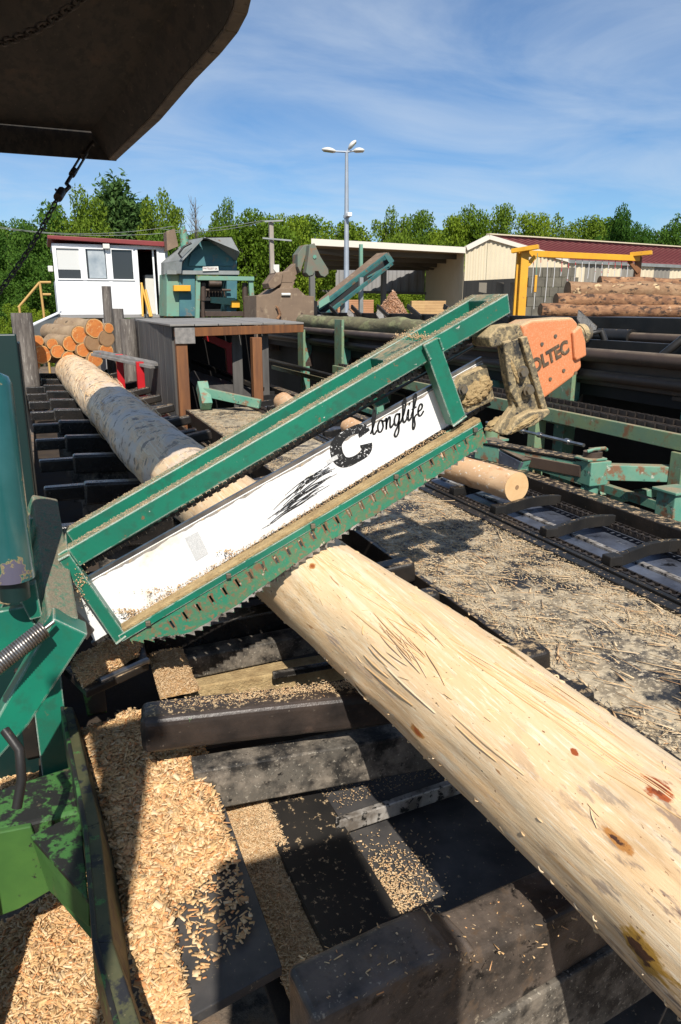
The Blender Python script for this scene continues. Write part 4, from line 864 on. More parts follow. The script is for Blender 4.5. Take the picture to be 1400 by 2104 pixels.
gd = thing('guard_post', 'tall dark green guard plate standing at the left of the log conveyor', 'guard', (-.2, 2.7, -1.6))
gx = onY(42, 760, 2.64).x; gz_ = onY(35, 686, 2.64).z
MB().box(gx - .25, gx, 2.62, 2.66, -1.9, gz_).build('guard_plate', M['teal_dark'], gd, .004)
MB().box(gx - .012, gx + .004, 2.66, 2.80, -1.9, gz_ - .03).build('guard_return', M['teal_dark'], gd, .003)
MB().box(-.17, -.07, 2.50, 2.58, -1.9, -.66).build('guard_leg', M['green'], gd, .004)
mb = thing('base_frame', 'dark green machine base below the pivot arm at the left', 'frame', (-.2, 1.7, -1.9))
MB().box(-.9, -.34, 1.70, 1.82, -2.29, -1.30).build('base_plate', M['teal_dark'], mb, .006)
MB().tube([onY(10, 1500, 1.78), onY(40, 1540, 1.74), onY(45, 1600, 1.72), onY(35, 1660, 1.7)], .012, 10).build('hydraulic_hose', M['black_clean'], mb)

# ------------------------------------------------------------------ hood overhead and its chains
hd = thing('chute_hood', 'dark rusty steel hood overhanging the log conveyor from above', 'hood', (0, 4, 1.0))
HZ = 1.0
oe = [onZ(px, py, HZ) for px, py in ((240, 330), (330, 248), (402, 165), (455, 111), (490, 68), (510, 30), (517, 0))] + [Vector((.70, 2.50, HZ)), Vector((.62, 2.36, HZ)), Vector((.45, 2.28, HZ))]
ie = [p + Vector((-.055, -.01, 0)) for p in oe[:-3]] + [Vector((.655, 2.53, HZ)), Vector((.59, 2.41, HZ)), Vector((.44, 2.33, HZ))]
n = len(oe)
mb = MB()
for i in range(n - 1):
    a, b, c_, d_ = oe[i], oe[i + 1], ie[i + 1], ie[i]
    mb.hexa([a, b, c_, d_, a + UP * .30, b + UP * .30, c_ + UP * .30, d_ + UP * .30])
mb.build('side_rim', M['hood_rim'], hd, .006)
mb = MB()
for i in range(n - 1):
    a, b = ie[i], ie[i + 1]; v_ = Vector((-.10, -.005, .17)); mb.hexa([a + UP * .012, b + UP * .012, b + UP * .012 + Vector((-.004, 0, 0)), a + UP * .012 + Vector((-.004, 0, 0)), a + v_, b + v_, b + v_ + Vector((-.004, 0, 0)), a + v_ + Vector((-.004, 0, 0))])
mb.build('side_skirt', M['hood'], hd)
MB().slab([Vector((-2.2, 5.76, HZ - .0)), Vector((oe[0].x, 5.825, HZ - .0)), Vector((oe[0].x, 5.825, HZ + .3)), Vector((-2.2, 5.76, HZ + .3))], (0, .02, 0)).build('end_flange', M['hood'], hd)
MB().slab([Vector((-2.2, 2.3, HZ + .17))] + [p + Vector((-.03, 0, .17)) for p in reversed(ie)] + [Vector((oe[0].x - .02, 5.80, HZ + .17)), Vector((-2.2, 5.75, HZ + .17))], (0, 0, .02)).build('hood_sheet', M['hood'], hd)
def link_mesh(L=.048, wd=.026, r=.0042):
    pts = []; n_ = 20
    for i in range(n_ + 1):
        t = 2 * math.pi * i / n_; pts.append(Vector(((L - wd) / 2 * (1 if math.cos(t) > 0 else -1) + wd / 2 * math.cos(t), wd / 2 * math.sin(t), 0)))
    return MB().tube(pts, r, 7, cap=False)
def chain_thing(label, p0, p1, sag, L=.048, sc_=1.0):
    p0 = Vector(p0); p1 = Vector(p1); ch = thing('lifting_chain', label, 'chain', tuple(p1)); ln = (p1 - p0).length; step = (L - .010) * sc_; n_ = int(ln / step)
    src = None
    for i in range(n_):
        t = (i + .5) / n_; f_ = lambda t: p0.lerp(p1, t) - UP * (4 * sag * t * (1 - t))
        d = (f_(t + .01) - f_(t - .01)).normalized(); a = d.cross(UP).normalized(); b = a.cross(d)
        if i % 2: a, b = b, -a
        if src is None: src = link_mesh(L).build('link', M['chain'], ch, local=True); o = src
        else: o = src.copy(); C.objects.link(o); o.parent = ch
        mt = Matrix((d, a, b)).transposed().to_4x4() @ Matrix.Scale(sc_, 4); mt.translation = f_(t) - p1; o.matrix_local = mt
    return ch
h0 = onZ(184, 292, HZ + .05); tb0 = h0 + Vector((0, 0, -.02)); e1 = onY(128, 392, 5.0); e2 = onY(-12, 612, 4.55)
tbk = thing('turnbuckle', 'black turnbuckle with hook hanging from the hood flange', 'turnbuckle', tuple(e1))
d = (e1 - tb0); mb = MB().tube([tb0 + Vector((.03, .03, .01)), tb0 + Vector((.02, 0, .02)), tb0, tb0 + d * .22], .011, 10); mb.build('eye_rod', M['chain'], tbk)
a = d.cross(UP).normalized()
mb = MB(); 
for sg in (-1, 1): mb.beam(tb0 + d * .22 + a * .016 * sg, tb0 + d * .62 + a * .016 * sg, .010, .010)
for t in (.22, .62): mb.tube([tb0 + d * (t - .05), tb0 + d * (t + .05)], .020, 10)
mb.build('turnbuckle_body', M['chain'], tbk)
mb = MB().tube([tb0 + d * .62, tb0 + d * .86, tb0 + d * .92 - a * .03, tb0 + d * 1.0 - a * .02, tb0 + d * 1.03 + a * .02, tb0 + d * .97 + a * .045], [.011, .011, .012, .013, .012, .006], 10); mb.build('hook', M['chain'], tbk)
MB().tube([tb0 + d * 1.0, tb0 + d * 1.14], .026, 10).build('clevis', M['chain'], tbk)
chain_thing('black chain slung from the hood turnbuckle towards the left', tb0 + d * 1.12, e2, .03, sc_=1.0)
chain_thing('dark chain hanging close under the hood sheet', onZ(175, -10, 1.08), onZ(-25, 92, 1.08), .03, sc_=1.15)
# added cabinet and post, unseen behind the viewpoint, to shade the chutes
oc = thing('shade_blocker', 'unseen grey cabinet on the operator stand facing the chutes', 'blocker', (0, -.7, GZ))
MB().box(-.22, .20, -.95, -.52, GZ, .80).build('blocker_body', M['greywall'], oc, .01)
MB().box(-.19, .17, -.515, -.50, -.2, .74).build('blocker_front', M['greywall'], oc, .004)
pt = thing('shade_post', 'unseen square post added for shade beside the cabinet', 'post', (-.53, -.55, GZ)); MB().box(-.60, -.46, -.62, -.50, GZ, 1.5).build('post_tube', M['greywall'], pt, .006); MB().box(-.66, -.40, -.68, -.44, 1.5, 1.53).build('post_cap', M['greywall'], pt, .004)

# ------------------------------------------------------------------ right: swing arm beside the scraper conveyor
sw = thing('swing_gate', 'teal swing gate arm with pivot block beside the scraper conveyor', 'gate', (3.4, 3.9, GZ))
def bz_(a, b, w_, h_, name, m, par, bev=.004): return MB().beam(a, b, w_, h_).build(name, m, par, bev)
g0, g1, g2 = onZ(985, 925, -1.02), onZ(1215, 968, -1.02), onZ(1460, 975, -1.02)
bz_(g0, g1, .10, .11, 'gate_arm', M['teal'], sw); bz_(g1, g2, .08, .10, 'gate_arm', M['teal'], sw)
bz_(g0.lerp(g1, .48) + Vector((-.055, -.03, 0)), g0.lerp(g1, .95) + Vector((-.055, -.03, 0)), .02, .075, 'worn_panel', M['rust'], sw)
bz_(g0 + UP * .07, g1 + UP * .07, .12, .014, 'top_flange', M['black'], sw)
pc = g1 + Vector((.0, .0, 0))
MB().box(pc.x - .07, pc.x + .09, pc.y - .08, pc.y + .08, -1.10, -.945).build('pivot_block', M['teal'], sw, .006)
MB().box(pc.x - .09, pc.x + .06, pc.y - .07, pc.y + .07, -.94, -.925).build('pivot_plate', M['teal'], sw, .004)
MB().tube([pc + UP * .08, pc + UP * .13], .06, 20).tube([pc + UP * .13, pc + UP * .15], .03, 12).build('pivot_cap', M['rust'], sw)
MB().tube([(pc.x, pc.y, GZ), (pc.x, pc.y, -1.1)], .055, 20).build('pivot_post', M['teal'], sw)
MB().slab([(pc.x - .06, pc.y - .02, -1.12), (pc.x - .06, pc.y - .02, -1.42), (pc.x - .22, pc.y - .02, -1.42)], (0, .03, 0)).build('gusset', M['teal'], sw, .002)
mb = MB().tube([pc + Vector((-.07, -.03, .14)), pc + Vector((-.03, -.05, .155)), pc + Vector((.05, -.05, .155)), pc + Vector((.08, -.03, .14))], .012, 8); mb.build('lifting_eye', M['teal'], sw)
rod = MB().tube([onZ(1000, 868, -.92), onZ(1200, 915, -.90)], .012, 10); rod.build('pull_rod', M['steel'], sw)
for t in (.42, .6, .86): q = onZ(1000, 868, -.92).lerp(onZ(1200, 915, -.90), t); MB().tube([q - Vector((.0, .02, 0)), q + Vector((0, .02, 0))], .022, 8).build('rod_clamp', M['steel'], sw)
bz_(onZ(1215, 1030, -1.42), onZ(1420, 1000, -1.42), .06, .07, 'lower_strut', M['teal'], sw)
bz_(onZ(1195, 1045, -1.52), onZ(1240, 1010, -1.30), .05, .05, 'lower_strut', M['teal'], sw)
df = thing('deflector_plate', 'bluish worn steel deflector plate above the short log', 'deflector', (3.0, 4.2, -1.2))
MB().slab([onX(985, 905, 2.93), onX(1072, 950, 2.93), onX(1060, 985, 2.93), onX(980, 935, 2.93)], (.02, 0, .0)).build('deflector_sheet', M['plate_blue'], df, .003)
MB().slab([onX(1072, 948, 2.93), onX(1060, 987, 2.93), onX(1062, 987, 2.93) + Vector((.12, 0, 0)), onX(1074, 948, 2.93) + Vector((.10, 0, 0))], (0, .015, 0)).build('deflector_end', M['teal'], df, .003)
MB().slab([onX(985, 903, 2.93), onX(1074, 947, 2.93), onX(1074, 947, 2.93) + Vector((.14, 0, 0)), onX(985, 903, 2.93) + Vector((.14, 0, 0))], (0, 0, .01)).build('deflector_top', M['rust'], df, .002)
mp_ = thing('gate_post', 'pale green round post stub with square plate behind the saw', 'post', tuple(onZ(1010, 900, -.98)))
q = onZ(1012, 888, -.93); MB().tube([q - UP * .12, q + UP * .05], .055, 20).build('stub', M['sage'], mp_); MB().box(q.x - .10, q.x + .10, q.y - .08, q.y + .08, q.z - .06, q.z - .045).build('stub_plate', M['teal'], mp_)
tl = thing('teal_leg', 'chipped teal leg standing on the littered ground', 'leg', tuple(onX(1385, 1090, 3.15)))
q = onX(1372, 1012, 3.2); MB().box(q.x, q.x + .14, q.y - .06, q.y + .08, GZ, q.z).build('leg_tube', M['teal'], tl, .006); MB().box(q.x - .02, q.x + .17, q.y - .08, q.y + .10, q.z, q.z + .015).build('leg_cap', M['teal'], tl, .003)

# second chain conveyor, dark, parallel behind
c2 = thing('sorting_conveyor', 'teal framed chain conveyor in the shadow right of the saw', 'conveyor', (3.8, 4, GZ))
MB().box(3.60, 3.64, 2.6, 9.5, -.86, -.76).build('side_beam', M['sage'], c2, .004)
MB().box(3.64, 4.15, 2.6, 9.5, -.82, -.80).build('bed', M['void'], c2)
for cx, cz in ((3.70, -.755), (3.95, -.755)):
    mb = MB()
    for i in range(150):
        y = 2.7 + i * .045; mb.beam((cx - .012 * (i % 2) - .008, y - .03, cz), (cx - .012 * (i % 2) - .008, y + .03, cz), .012, .036); mb.beam((cx + .012 * (i % 2) + .008, y - .03, cz), (cx + .012 * (i % 2) + .008, y + .03, cz), .012, .036)
    mb.build('drag_chain', M['chain'], c2)['kind'] = 'stuff'
for y in (3.4, 4.9, 6.4, 8.0, 9.2): MB().box(3.58, 3.68, y - .05, y + .05, GZ, -.87).build('leg', M['sage'] if y < 5.5 else M['teal'], c2, .004)
MB().beam((3.62, 2.6, -1.25), (3.62, 9.5, -1.22), .05, .06).build('lower_beam', M['teal'], c2, .003)
MB().box(4.3, 4.75, 3.75, 4.1, -.85, -.66).build('drive_box', M['teal'], c2, .006); MB().box(4.25, 4.8, 3.72, 4.15, -.66, -.63).build('drive_cover', M['rust'], c2, .004)
MB().beam(onX(1110, 770, 3.7), onX(1080, 870, 3.7), .05, .07).build('brace', M['sage'], c2, .003)
MB().box(4.05, 4.4, 6.5, 7.2, -.95, -.72).build('drive_box', M['machine_green'], c2, .006)
# pipe conveyor -----------------------------------------------------------
pc2 = thing('pipe_conveyor', 'long rusty log conveyor with pipe rail on sage green legs', 'conveyor', (4.4, 8, GZ))
MB().tube([(4.16, 2.4, -.375), (4.16, 16, -.375)], .055, 18).build('pipe_rail', M['rust'], pc2)
MB().box(4.22, 4.30, 2.4, 16, -.62, -.36).build('side_plate', M['rust'], pc2, .004)
MB().tube([(4.19, 2.4, -.54), (4.19, 16, -.54)], .045, 16).build('pipe_rail', M['rust'], pc2)
MB().box(4.26, 4.98, 2.4, 16, -.72, -.46).build('trough', M['void'], pc2, .004)
MB().box(4.95, 5.02, 2.4, 16, -.60, -.30).build('side_plate', M['black_clean'], pc2, .004)
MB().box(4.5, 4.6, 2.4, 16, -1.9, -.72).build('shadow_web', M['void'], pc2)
legs = [onX(700, 700, 4.10).y, onX(622, 690, 4.10).y, 5.2, 7.6, 15.2]
for i, y in enumerate(legs):
    mt = M['sage']; y0 = y
    MB().box(4.06, 4.10, y - .15, y + .15, -.62 if i > 2 else -.98, -.17 if i == 0 else -.36).build('leg_flange', mt, pc2, .004)
    MB().box(4.10, 4.26, y - .015, y + .015, -.98, -.38).build('leg_web', M['teal'], pc2, .003)
    MB().box(4.08, 4.20, y - .07, y + .07, GZ, -.98).build('leg', M['teal'], pc2, .004)
    MB().slab([(4.26, y - .06, -.72), (4.26, y - .06, -.98), (4.10, y - .06, -.98)], (0, .02, 0)).build('gusset', M['rust'], pc2)
MB().beam((4.05, 8.6, -1.12), (4.05, 14, -1.12), .04, .07).build('lower_beam', M['sage'], pc2, .003)
MB().beam((4.02, 9.0, -1.02), (4.02, 9.6, -1.02), .05, .12).build('bracket', M['sage'], pc2, .003)
MB().tube([(4.0, 8.0, -1.02), (4.0, 14, -.98)], .03, 10).build('hose_run', M['black_clean'], pc2)
def bark_log(p0, p1, r, label, cat, m, em, group=None, nm='felled_log', seg=12, wob=.08, n=22):
    p0 = Vector(p0); p1 = Vector(p1); t = thing(nm, label, cat, tuple(p0 - UP * r), group); d = (p1 - p0).normalized()
    a = d.cross(UP).normalized(); b = a.cross(d); sd_ = random.random() * 50; vs = []
    for i in range(seg + 1):
        for k in range(n):
            th = 2 * math.pi * k / n; rr = r * (1 + wob * noise.noise(Vector((math.cos(th) * 1.3 + sd_, math.sin(th) * 1.3, i * .7))) + wob * .6 * noise.noise(Vector((math.cos(th) * 4 + sd_, math.sin(th) * 4, i * 2.1))))
            vs.append(p0.lerp(p1, i / seg) + (a * math.cos(th) + b * math.sin(th)) * rr + b * r * .25 * noise.noise(Vector((i * .25, sd_, 0))))
    MB().add(vs, [(i*n+k, i*n+(k+1) % n, (i+1)*n+(k+1) % n, (i+1)*n+k) for i in range(seg) for k in range(n)], True).build('bark', m, t)
    for e, sg in ((0, -1), (seg, 1)):
        ring = vs[e * n:(e + 1) * n]; cen = sum(ring, Vector()) / n
        MB().add([cen + d * sg * .004] + [v + d * sg * .002 + (cen - v) * .03 for v in ring], [(0, 1 + k, 1 + (k + 1) % n) for k in range(n)]).build('cut_end', em, t)
        MB().add([cen + d * sg * .007] + [cen + d * sg * .006 + (v - cen) * (.84 + .05 * random.random()) for v in ring], [(0, 1 + k, 1 + (k + 1) % n) for k in range(n)]).build('heartwood', M['endgrain'] if em is M['endgrain_y'] else em, t)
    return t
M['endgrain_y'] = mat('yellowish_sapwood', (.58, .36, .15), (.50, .26, .09), 6, spots=[((.46, .17, .05), 8, .6, .7)], rough=.8, bump=(60, .3, .004))
bark_log((4.50, 7.6, -.27), (4.52, 13.5, -.27), .125, 'mossy barked log resting on the pipe conveyor', 'log', M['mossbark'], M['endgrain_pale'], seg=30, wob=.16)
# dark kicker deck further right -------------------------------------------
kd = thing('kicker_deck', 'dark steel log deck with kicker arms in front of the bark log stack', 'conveyor', (6.5, 8, GZ))
MB().box(5.75, 5.85, 3.0, 22, -.42, -.10).build('side_plate', M['black_clean'], kd, .006)
MB().tube([(5.62, 3, -.30), (5.62, 9.5, -.30)], .055, 14).build('shaft', M['rust'], kd)
MB().tube([(5.62, 6.1, -.30), (5.62, 6.6, -.30)], .085, 14).build('shaft_collar', M['black_clean'], kd)
MB().box(5.85, 8.5, 3.0, 22, -.40, -.16).build('deck_plate', M['black_clean'], kd)
MB().box(5.85, 6.9, 3.2, 7.6, -.16, -.11).build('deck_plate', M['plate'], kd, .004)
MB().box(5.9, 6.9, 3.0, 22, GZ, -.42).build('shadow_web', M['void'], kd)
MB().tube([(5.5, 3, -.62), (5.5, 20, -.62)], .07, 12).build('shaft', M['rust'], kd)
for y, tl_ in ((6.75, .0), (9.6, 0), (12.2, .0), (13.6, 0), (15.5, 0), (17.5, 0)):
    MB().slab([(5.55, y, -.36), (5.50, y + .1, -.12), (5.54, y + .14, -.02), (5.62, y + .06, -.12), (5.68, y - .03, -.20), (5.62, y - .07, -.36)], (.03, .02, 0)).build('kicker_arm', M['black'], kd, .004)
for y in (4.7, 5.9, 7.1):
    MB().tube([(4.75, y + .2, -.46), (4.85, y, -.25), (5.0, y - .05, -.22), (5.05, y - .15, -.46)], .035, 8).build('stop_hoop', M['black_clean'], kd)
for y in np.arange(8.5, 21, 1.25): MB().beam((5.72, y, -.16), (5.72, y + .5, .02), .03, .08).build('stop_tooth', M['black_clean'], kd)

# ------------------------------------------------------------------ timber shelter
ts = thing('timber_shelter', 'low weathered timber shelter with flat board roof and brown posts', 'shelter', (2.1, 9.5, GZ))
X0, Y0 = 1.39, 8.8; TZ = -.205
xr = onZ(602, 664, TZ); xb = onZ(556, 650, TZ)
for i in range(6):
    a0, a1 = i / 6, (i + 1) / 6 - .006; f0 = Vector((X0 - .06, Y0 - .05, TZ)); f1 = Vector((xr.x, xr.y - .5, TZ)); b0 = Vector((X0 + .02, 13.8, TZ)); b1 = Vector((xr.x + .75, 14.2, TZ))
    z = Vector((0, 0, random.uniform(-.004, .004))); MB().slab([f0.lerp(f1, a0) + z, f0.lerp(f1, a1) + z, b0.lerp(b1, a1) + z, b0.lerp(b1, a0) + z], (0, 0, .022)).build('roof_board', M['boardtop'], ts, .003)
MB().beam((X0, Y0, TZ - .075), (xr.x - .02, xr.y - .46, TZ - .055), .07, .10).build('front_beam', M['brownwood'], ts, .004)
MB().box(X0 + .0, X0 + .13, Y0 - .02, Y0 + .10, -1.7, TZ - .146).build('post', M['brownwood'], ts, .006)
MB().box(X0 - .01, X0 + .22, Y0 - .045, Y0 - .005, TZ - .20, TZ - .02).build('corner_plate', M['greyplank'], ts, .003)
q = onY(527, 740, 8.95); MB().box(q.x - .06, q.x + .06, 8.88, 9.0, -1.7, TZ - .146).build('post', M['brownwood'], ts, .006)
y = 8.92; i = 0
while y < 13.6:
    MB().box(X0 - .02 + random.uniform(-.004, .004), X0 + .01, y, y + .165, -1.75, TZ - .002).build('wall_plank', M['vplank'], ts, .003); y += .17
for i in range(2):
    x = xr.x - .62 + i * .10 - .45 * (i == 1); MB().box(x, x + .13, 9.35, 9.375, -1.7, TZ - .01).build('wall_plank', M['vplank'], ts, .003)
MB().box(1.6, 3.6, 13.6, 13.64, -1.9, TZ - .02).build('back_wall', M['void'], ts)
rc = thing('bent_bracket', 'red painted steel bracket bent inside the timber shelter', 'bracket', (2.3, 10.2, -1.6))
MB().beam(onY(420, 690, 10.2), onY(470, 712, 10.2), .08, .10).build('sloping_bar', M['red'], rc, .004); MB().beam(onY(472, 705, 10.2), onY(478, 775, 10.2), .08, .14, (1, 0, 0)).build('upright_bar', M['red'], rc, .004)
cz = thing('inner_chute', 'black rubber chute sloping under the timber shelter roof', 'chute', (2.4, 9.8, -1.5))
MB().slab([onY(395, 760, 9.9), onY(525, 800, 9.6), onY(525, 830, 9.3), onY(405, 800, 9.3), onY(385, 775, 9.6)], (0, 0, -.03)).build('chute_sheet', M['plate'], cz, .004)
MB().beam(onY(398, 742, 10.6), onY(540, 800, 9.2), .06, .05).build('chute_edge', M['black_clean'], cz, .003)
MB().beam(onY(415, 790, 8.6), onY(425, 835, 8.4), .12, .14).build('chute_bracket', M['teal'], cz, .004)
MB().beam(onY(420, 805, 8.5), onY(535, 830, 8.1), .06, .10).build('chute_frame', M['teal'], cz, .004)
# grey planks on a red stand between shelter and log
ps = thing('red_stand', 'low red steel stand beside the far log end', 'stand', (1.2, 10.6, -1.7))
MB().beam(onY(205, 729, 11.8), onY(262, 735, 11.8), .10, .07).build('stand_rail', M['red'], ps, .004)
for px, py in ((246, 742), (288, 758)): q = onY(px, py, 11.4 if px < 260 else 10.6); MB().box(q.x - .05, q.x + .05, q.y - .05, q.y + .05, -1.7, q.z + .1).build('stand_leg', M['red'], ps, .004)
for i, (a, b) in enumerate((((196, 728), (318, 754)), ((200, 723), (328, 749)))):
    pk = thing('loose_plank', ['grey weathered plank lying directly on the red stand', 'grey weathered plank lying on top of another plank over the red stand'][i], 'plank', tuple(onY(*a, 12)), 'grey planks on the red stand'); MB().beam(onY(*a, 12), onY(*b, 10.3), .14, .04).build('board', M['greyplank'], pk, .004)
    
# ------------------------------------------------------------------ log pile between posts, far left
def post(px, py0, h, r, label, lean=0, zb=-1.9, m='post'):
    q = onY(px, py0, h); t = thing('timber_post', label, 'post', (q.x, q.y, zb)); MB().tube([(q.x, q.y, zb), (q.x + lean * .5, q.y, (zb + q.z) / 2), (q.x + lean, q.y, q.z)], [r * 1.05, r, r * .95], 16).build('stake', M[m], t, 0); return t
post(44, 643, 12.6, .16, 'stout grey round post at the left of the log pile')
post(262, 655, 12.4, .13, 'grey round post at the right of the log pile by the shelter')
post(216, 588, 14.2, .085, 'thin tall dark stake rising behind the log pile', .02)
post(240, 634, 14.0, .10, 'short dark stake leaning beside the log pile', .02)
LP = [(150, 653, 24, 2.4, .5), (163, 683, 22, 2, .4), (197, 670, 24, 2.6, .4), (128, 692, 17, 2, .3), (104, 692, 16, 2, .3), (80, 700, 14, 2, .2), (220, 674, 12, 2, .3), (194, 707, 18, 1, 0), (222, 697, 16, 1, 0), (172, 722, 16, 1, 0), (217, 722, 16, 1, 0), (145, 706, 20, 2, .4), (122, 722, 18, 2, .2), (87, 725, 20, 2, .2), (70, 703, 10, 2, .2)]
LP = [(195, 674, 18), (165, 687, 16.5), (224, 674, 9.5), (145, 706, 14.5), (108, 708, 10.5), (78, 701, 11), (220, 696, 15), (192, 705, 16), (171, 719, 13), (219, 721, 14), (87, 729, 17), (119, 722, 12.5), (142, 736, 13), (196, 738, 15), (64, 722, 10), (66, 748, 15)]
words = ['topmost large barked log of the far log pile', 'barked log with ragged orange end left of the topmost log', 'thin barked log tucked under the thin dark stake', 'thick barked log in the middle of the far pile', 'thin barked log resting beside the metal cover', 'thin barked log next to the stout grey post', 'brown ended log below the thin log at the right of the pile', 'grey brown ended log under the topmost log', 'small orange ended log above the far end of the debarked log', 'low brown ended log behind the grey planks', 'split orange ended log at the foot of the stout grey post', 'half hidden barked log behind the end of the debarked log']
for i, (px, py, r) in enumerate(LP):
    p = onY(px, py, 13.2); rr = r * 13.2 / 1500 * 1.02; d = Vector((-.34, 1, .0)).normalized()
    kk = 'timber log low in the far pile behind the debarked log'
    bark_log(p, p + d * (.9 if px < 150 else 1.5), rr, words[i] if i < len(words) else kk, 'log', M['bark_y'], M['endgrain_pale'] if i in (6, 7) else M['endgrain_y'], 'logs of the far pile', seg=8, wob=.07)
cv = thing('metal_cover', 'grey sheet metal cover behind the far log pile', 'cover', (-.4, 15, -1))
MB().slab([onY(63, 672, 15), onY(120, 645, 15.5), onY(122, 720, 15.5), onY(66, 730, 15)], (.05, .6, 0)).build('cover_side', M['zinc'], cv, .01)
MB().slab([onY(60, 668, 15), onY(122, 640, 15.5), onY(124, 644, 15.5), onY(62, 673, 15)], (.05, .7, .02)).build('cover_lid', M['white_panel'], cv, .01)
sk = onZ(178, 755, -.85)

# ------------------------------------------------------------------ control cabin
YC = 20.0; cb = thing('control_cabin', 'white control cabin on stilts with red roof trim and open door', 'cabin', (1.7, YC, GZ))
pc_ = lambda px, py, dy=0: onY(px, py, YC) + Vector((0, dy, 0))
xl, xr_ = .33, 3.09; zb, zt = -.17, 1.50; dep = 2.4
wx = [pc_(x, 550).x for x in (116, 168, 176, 222, 229, 276, 284, 328)]
z0, z1 = pc_(150, 575).z, pc_(150, 508).z
def cwall(x0, x1, za, zb_, nm='wall_panel', m='white_panel', y0=YC, y1=YC + .06): MB().box(x0, x1, y0, y1, za, zb_).build(nm, M[m], cb, .003)
xd0, xd1 = pc_(287, 580).x, pc_(326, 580).x
cwall(xl, xd0 - .06, zb, z0); cwall(xl, xr_, z1, zt); cwall(xd1 + .05, xr_, zb, z1); cwall(xl, wx[0], z0, z1); 
cwall(wx[1], wx[2], z0, z1, 'window_mullion', 'white_frame', YC - .02); cwall(wx[3], wx[4], z0, z1, 'window_mullion', 'white_frame', YC - .02); cwall(wx[5], xd0 - .06, z0, z1)
cwall(xd0 - .06, xd0, zb, z1, 'door_jamb', 'white_frame', YC - .02); cwall(xd1, xd1 + .05, zb, z1, 'door_jamb', 'white_frame', YC - .02)
for i in range(3):
    w_ = MB().box(wx[2 * i] + .03, wx[2 * i + 1] - .03, YC + .02, YC + .03, z0 + .03, z1 - .03).build('window', M['glass'], cb)
    f_ = MB()
    a, b = wx[2 * i], wx[2 * i + 1]
    f_.box(a, b, YC - .03, YC + .03, z0, z0 + .03).box(a, b, YC - .03, YC + .03, z1 - .03, z1).box(a, a + .03, YC - .03, YC + .03, z0 + .03, z1 - .03).box(b - .03, b, YC - .03, YC + .03, z0 + .03, z1 - .03).build('frame', M['white_frame'], w_)
MB().box(wx[0] + .03, wx[1] - .03, YC + .012, YC + .018, z0 + .24, z1 - .03).build('blind_or_pane', M['blind_or_pane'], cb)
MB().box(wx[2] + .08, wx[3] - .05, YC + .012, YC + .018, z0 + .05, z1 - .04).build('blind_or_pane', mat('painted_sky_reflection', (.22, .26, .29), (.42, .45, .46), 2, rough=.2), cb)  # second pane has the mirrored sky painted into its colour
MB().box(xl, xl + .05, YC + .06, YC + dep, zb, z0).build('wall_panel', M['white_panel'], cb); MB().box(xl, xl + .05, YC + .06, YC + dep, z1, zt).build('wall_panel', M['white_panel'], cb)
MB().box(xl + .01, xl + .03, YC + .06, YC + dep, z0, z1).build('side_window', M['glass'], cb)
MB().box(xr_ - .05, xr_, YC + .06, YC + dep, zb, zt).build('wall_panel', M['white_panel'], cb)
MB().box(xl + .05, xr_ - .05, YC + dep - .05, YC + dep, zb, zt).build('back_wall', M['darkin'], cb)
MB().box(xl, xr_, YC, YC + dep, zb - .08, zb).build('floor_slab', M['greywall'], cb)
MB().slab([(xl - .08, YC - .15, zt + .09), (xr_ + .03, YC - .15, zt - .02), (xr_ + .03, YC - .15, zt + .10), (xl - .08, YC - .15, zt + .17)], (0, dep + .3, 0)).build('roof', M['redtrim'], cb, .01)
q = pc_(218, 508); MB().box(q.x - .08, q.x + .08, YC - .14, YC - .04, q.z - .04, q.z + .07).build('floodlight', M['lampwhite'], cb, .008)
q = pc_(103, 553); MB().box(xl - .14, xl - .02, YC + .02, YC + .12, q.z - .06, q.z + .08).build('side_lamp', M['lampwhite'], cb, .02)
MB().box(xd0 + .22, xd0 + .50, YC + .6, YC + 1.1, zb, zb + 1.0).build('control_console', M['lampwhite'], cb, .02)
MB().box(xd1 - .10, xd1 - .06, YC + .1, YC + .14, zb, z1).build('door_edge', M['white_frame'], cb)
for x in (xl + .1, xl + 1.1, xr_ - .1):
    for y in (YC + .1, YC + dep - .15): MB().box(x - .07, x + .07, y - .07, y + .07, GZ, zb - .08).build('stilt', M['greywall'], cb)
hr = thing('stair_handrail', 'yellow stair handrails in front of the cabin door', 'handrail', (xd0, YC - .6, GZ))
for a, b in (((287, 582), (303, 650)), ((296, 596), (306, 650)), ((332, 582), (345, 650)), ((336, 600), (347, 650)), ((288, 582), (288, 650)), ((333, 582), (333, 650))):
    MB().tube([pc_(*a, -.35), pc_(*b, -.6)], .028, 8).build('rail', M['yellow_rail'], hr)
for i in range(4): MB().box(xd0, xd1, YC - .4 - .25 * i, YC - .16 - .25 * i, zb - .12 - .2 * i, zb - .09 - .2 * i).build('stair_tread', M['zinc'], hr)
tr_ = thing('walkway_railing', 'tan pipe railing left of the white cabin', 'railing', (-.5, 20.5, GZ))
for a, b in (((38, 632), (82, 580)), ((82, 580), (105, 580)), ((82, 580), (90, 642)), ((88, 605), (105, 605)), ((40, 630), (42, 650))): MB().tube([onY(*a, 20.5), onY(*b, 20.5)], .03, 8).build('rail', M['tanrail'], tr_)
MB().tube([onY(90, 642, 20.5), Vector((onY(90, 642, 20.5).x, 20.5, GZ))], .03, 8).build('rail', M['tanrail'], tr_); MB().tube([onY(42, 650, 20.5), Vector((onY(42, 650, 20.5).x, 20.5, GZ))], .03, 8).build('rail', M['tanrail'], tr_)

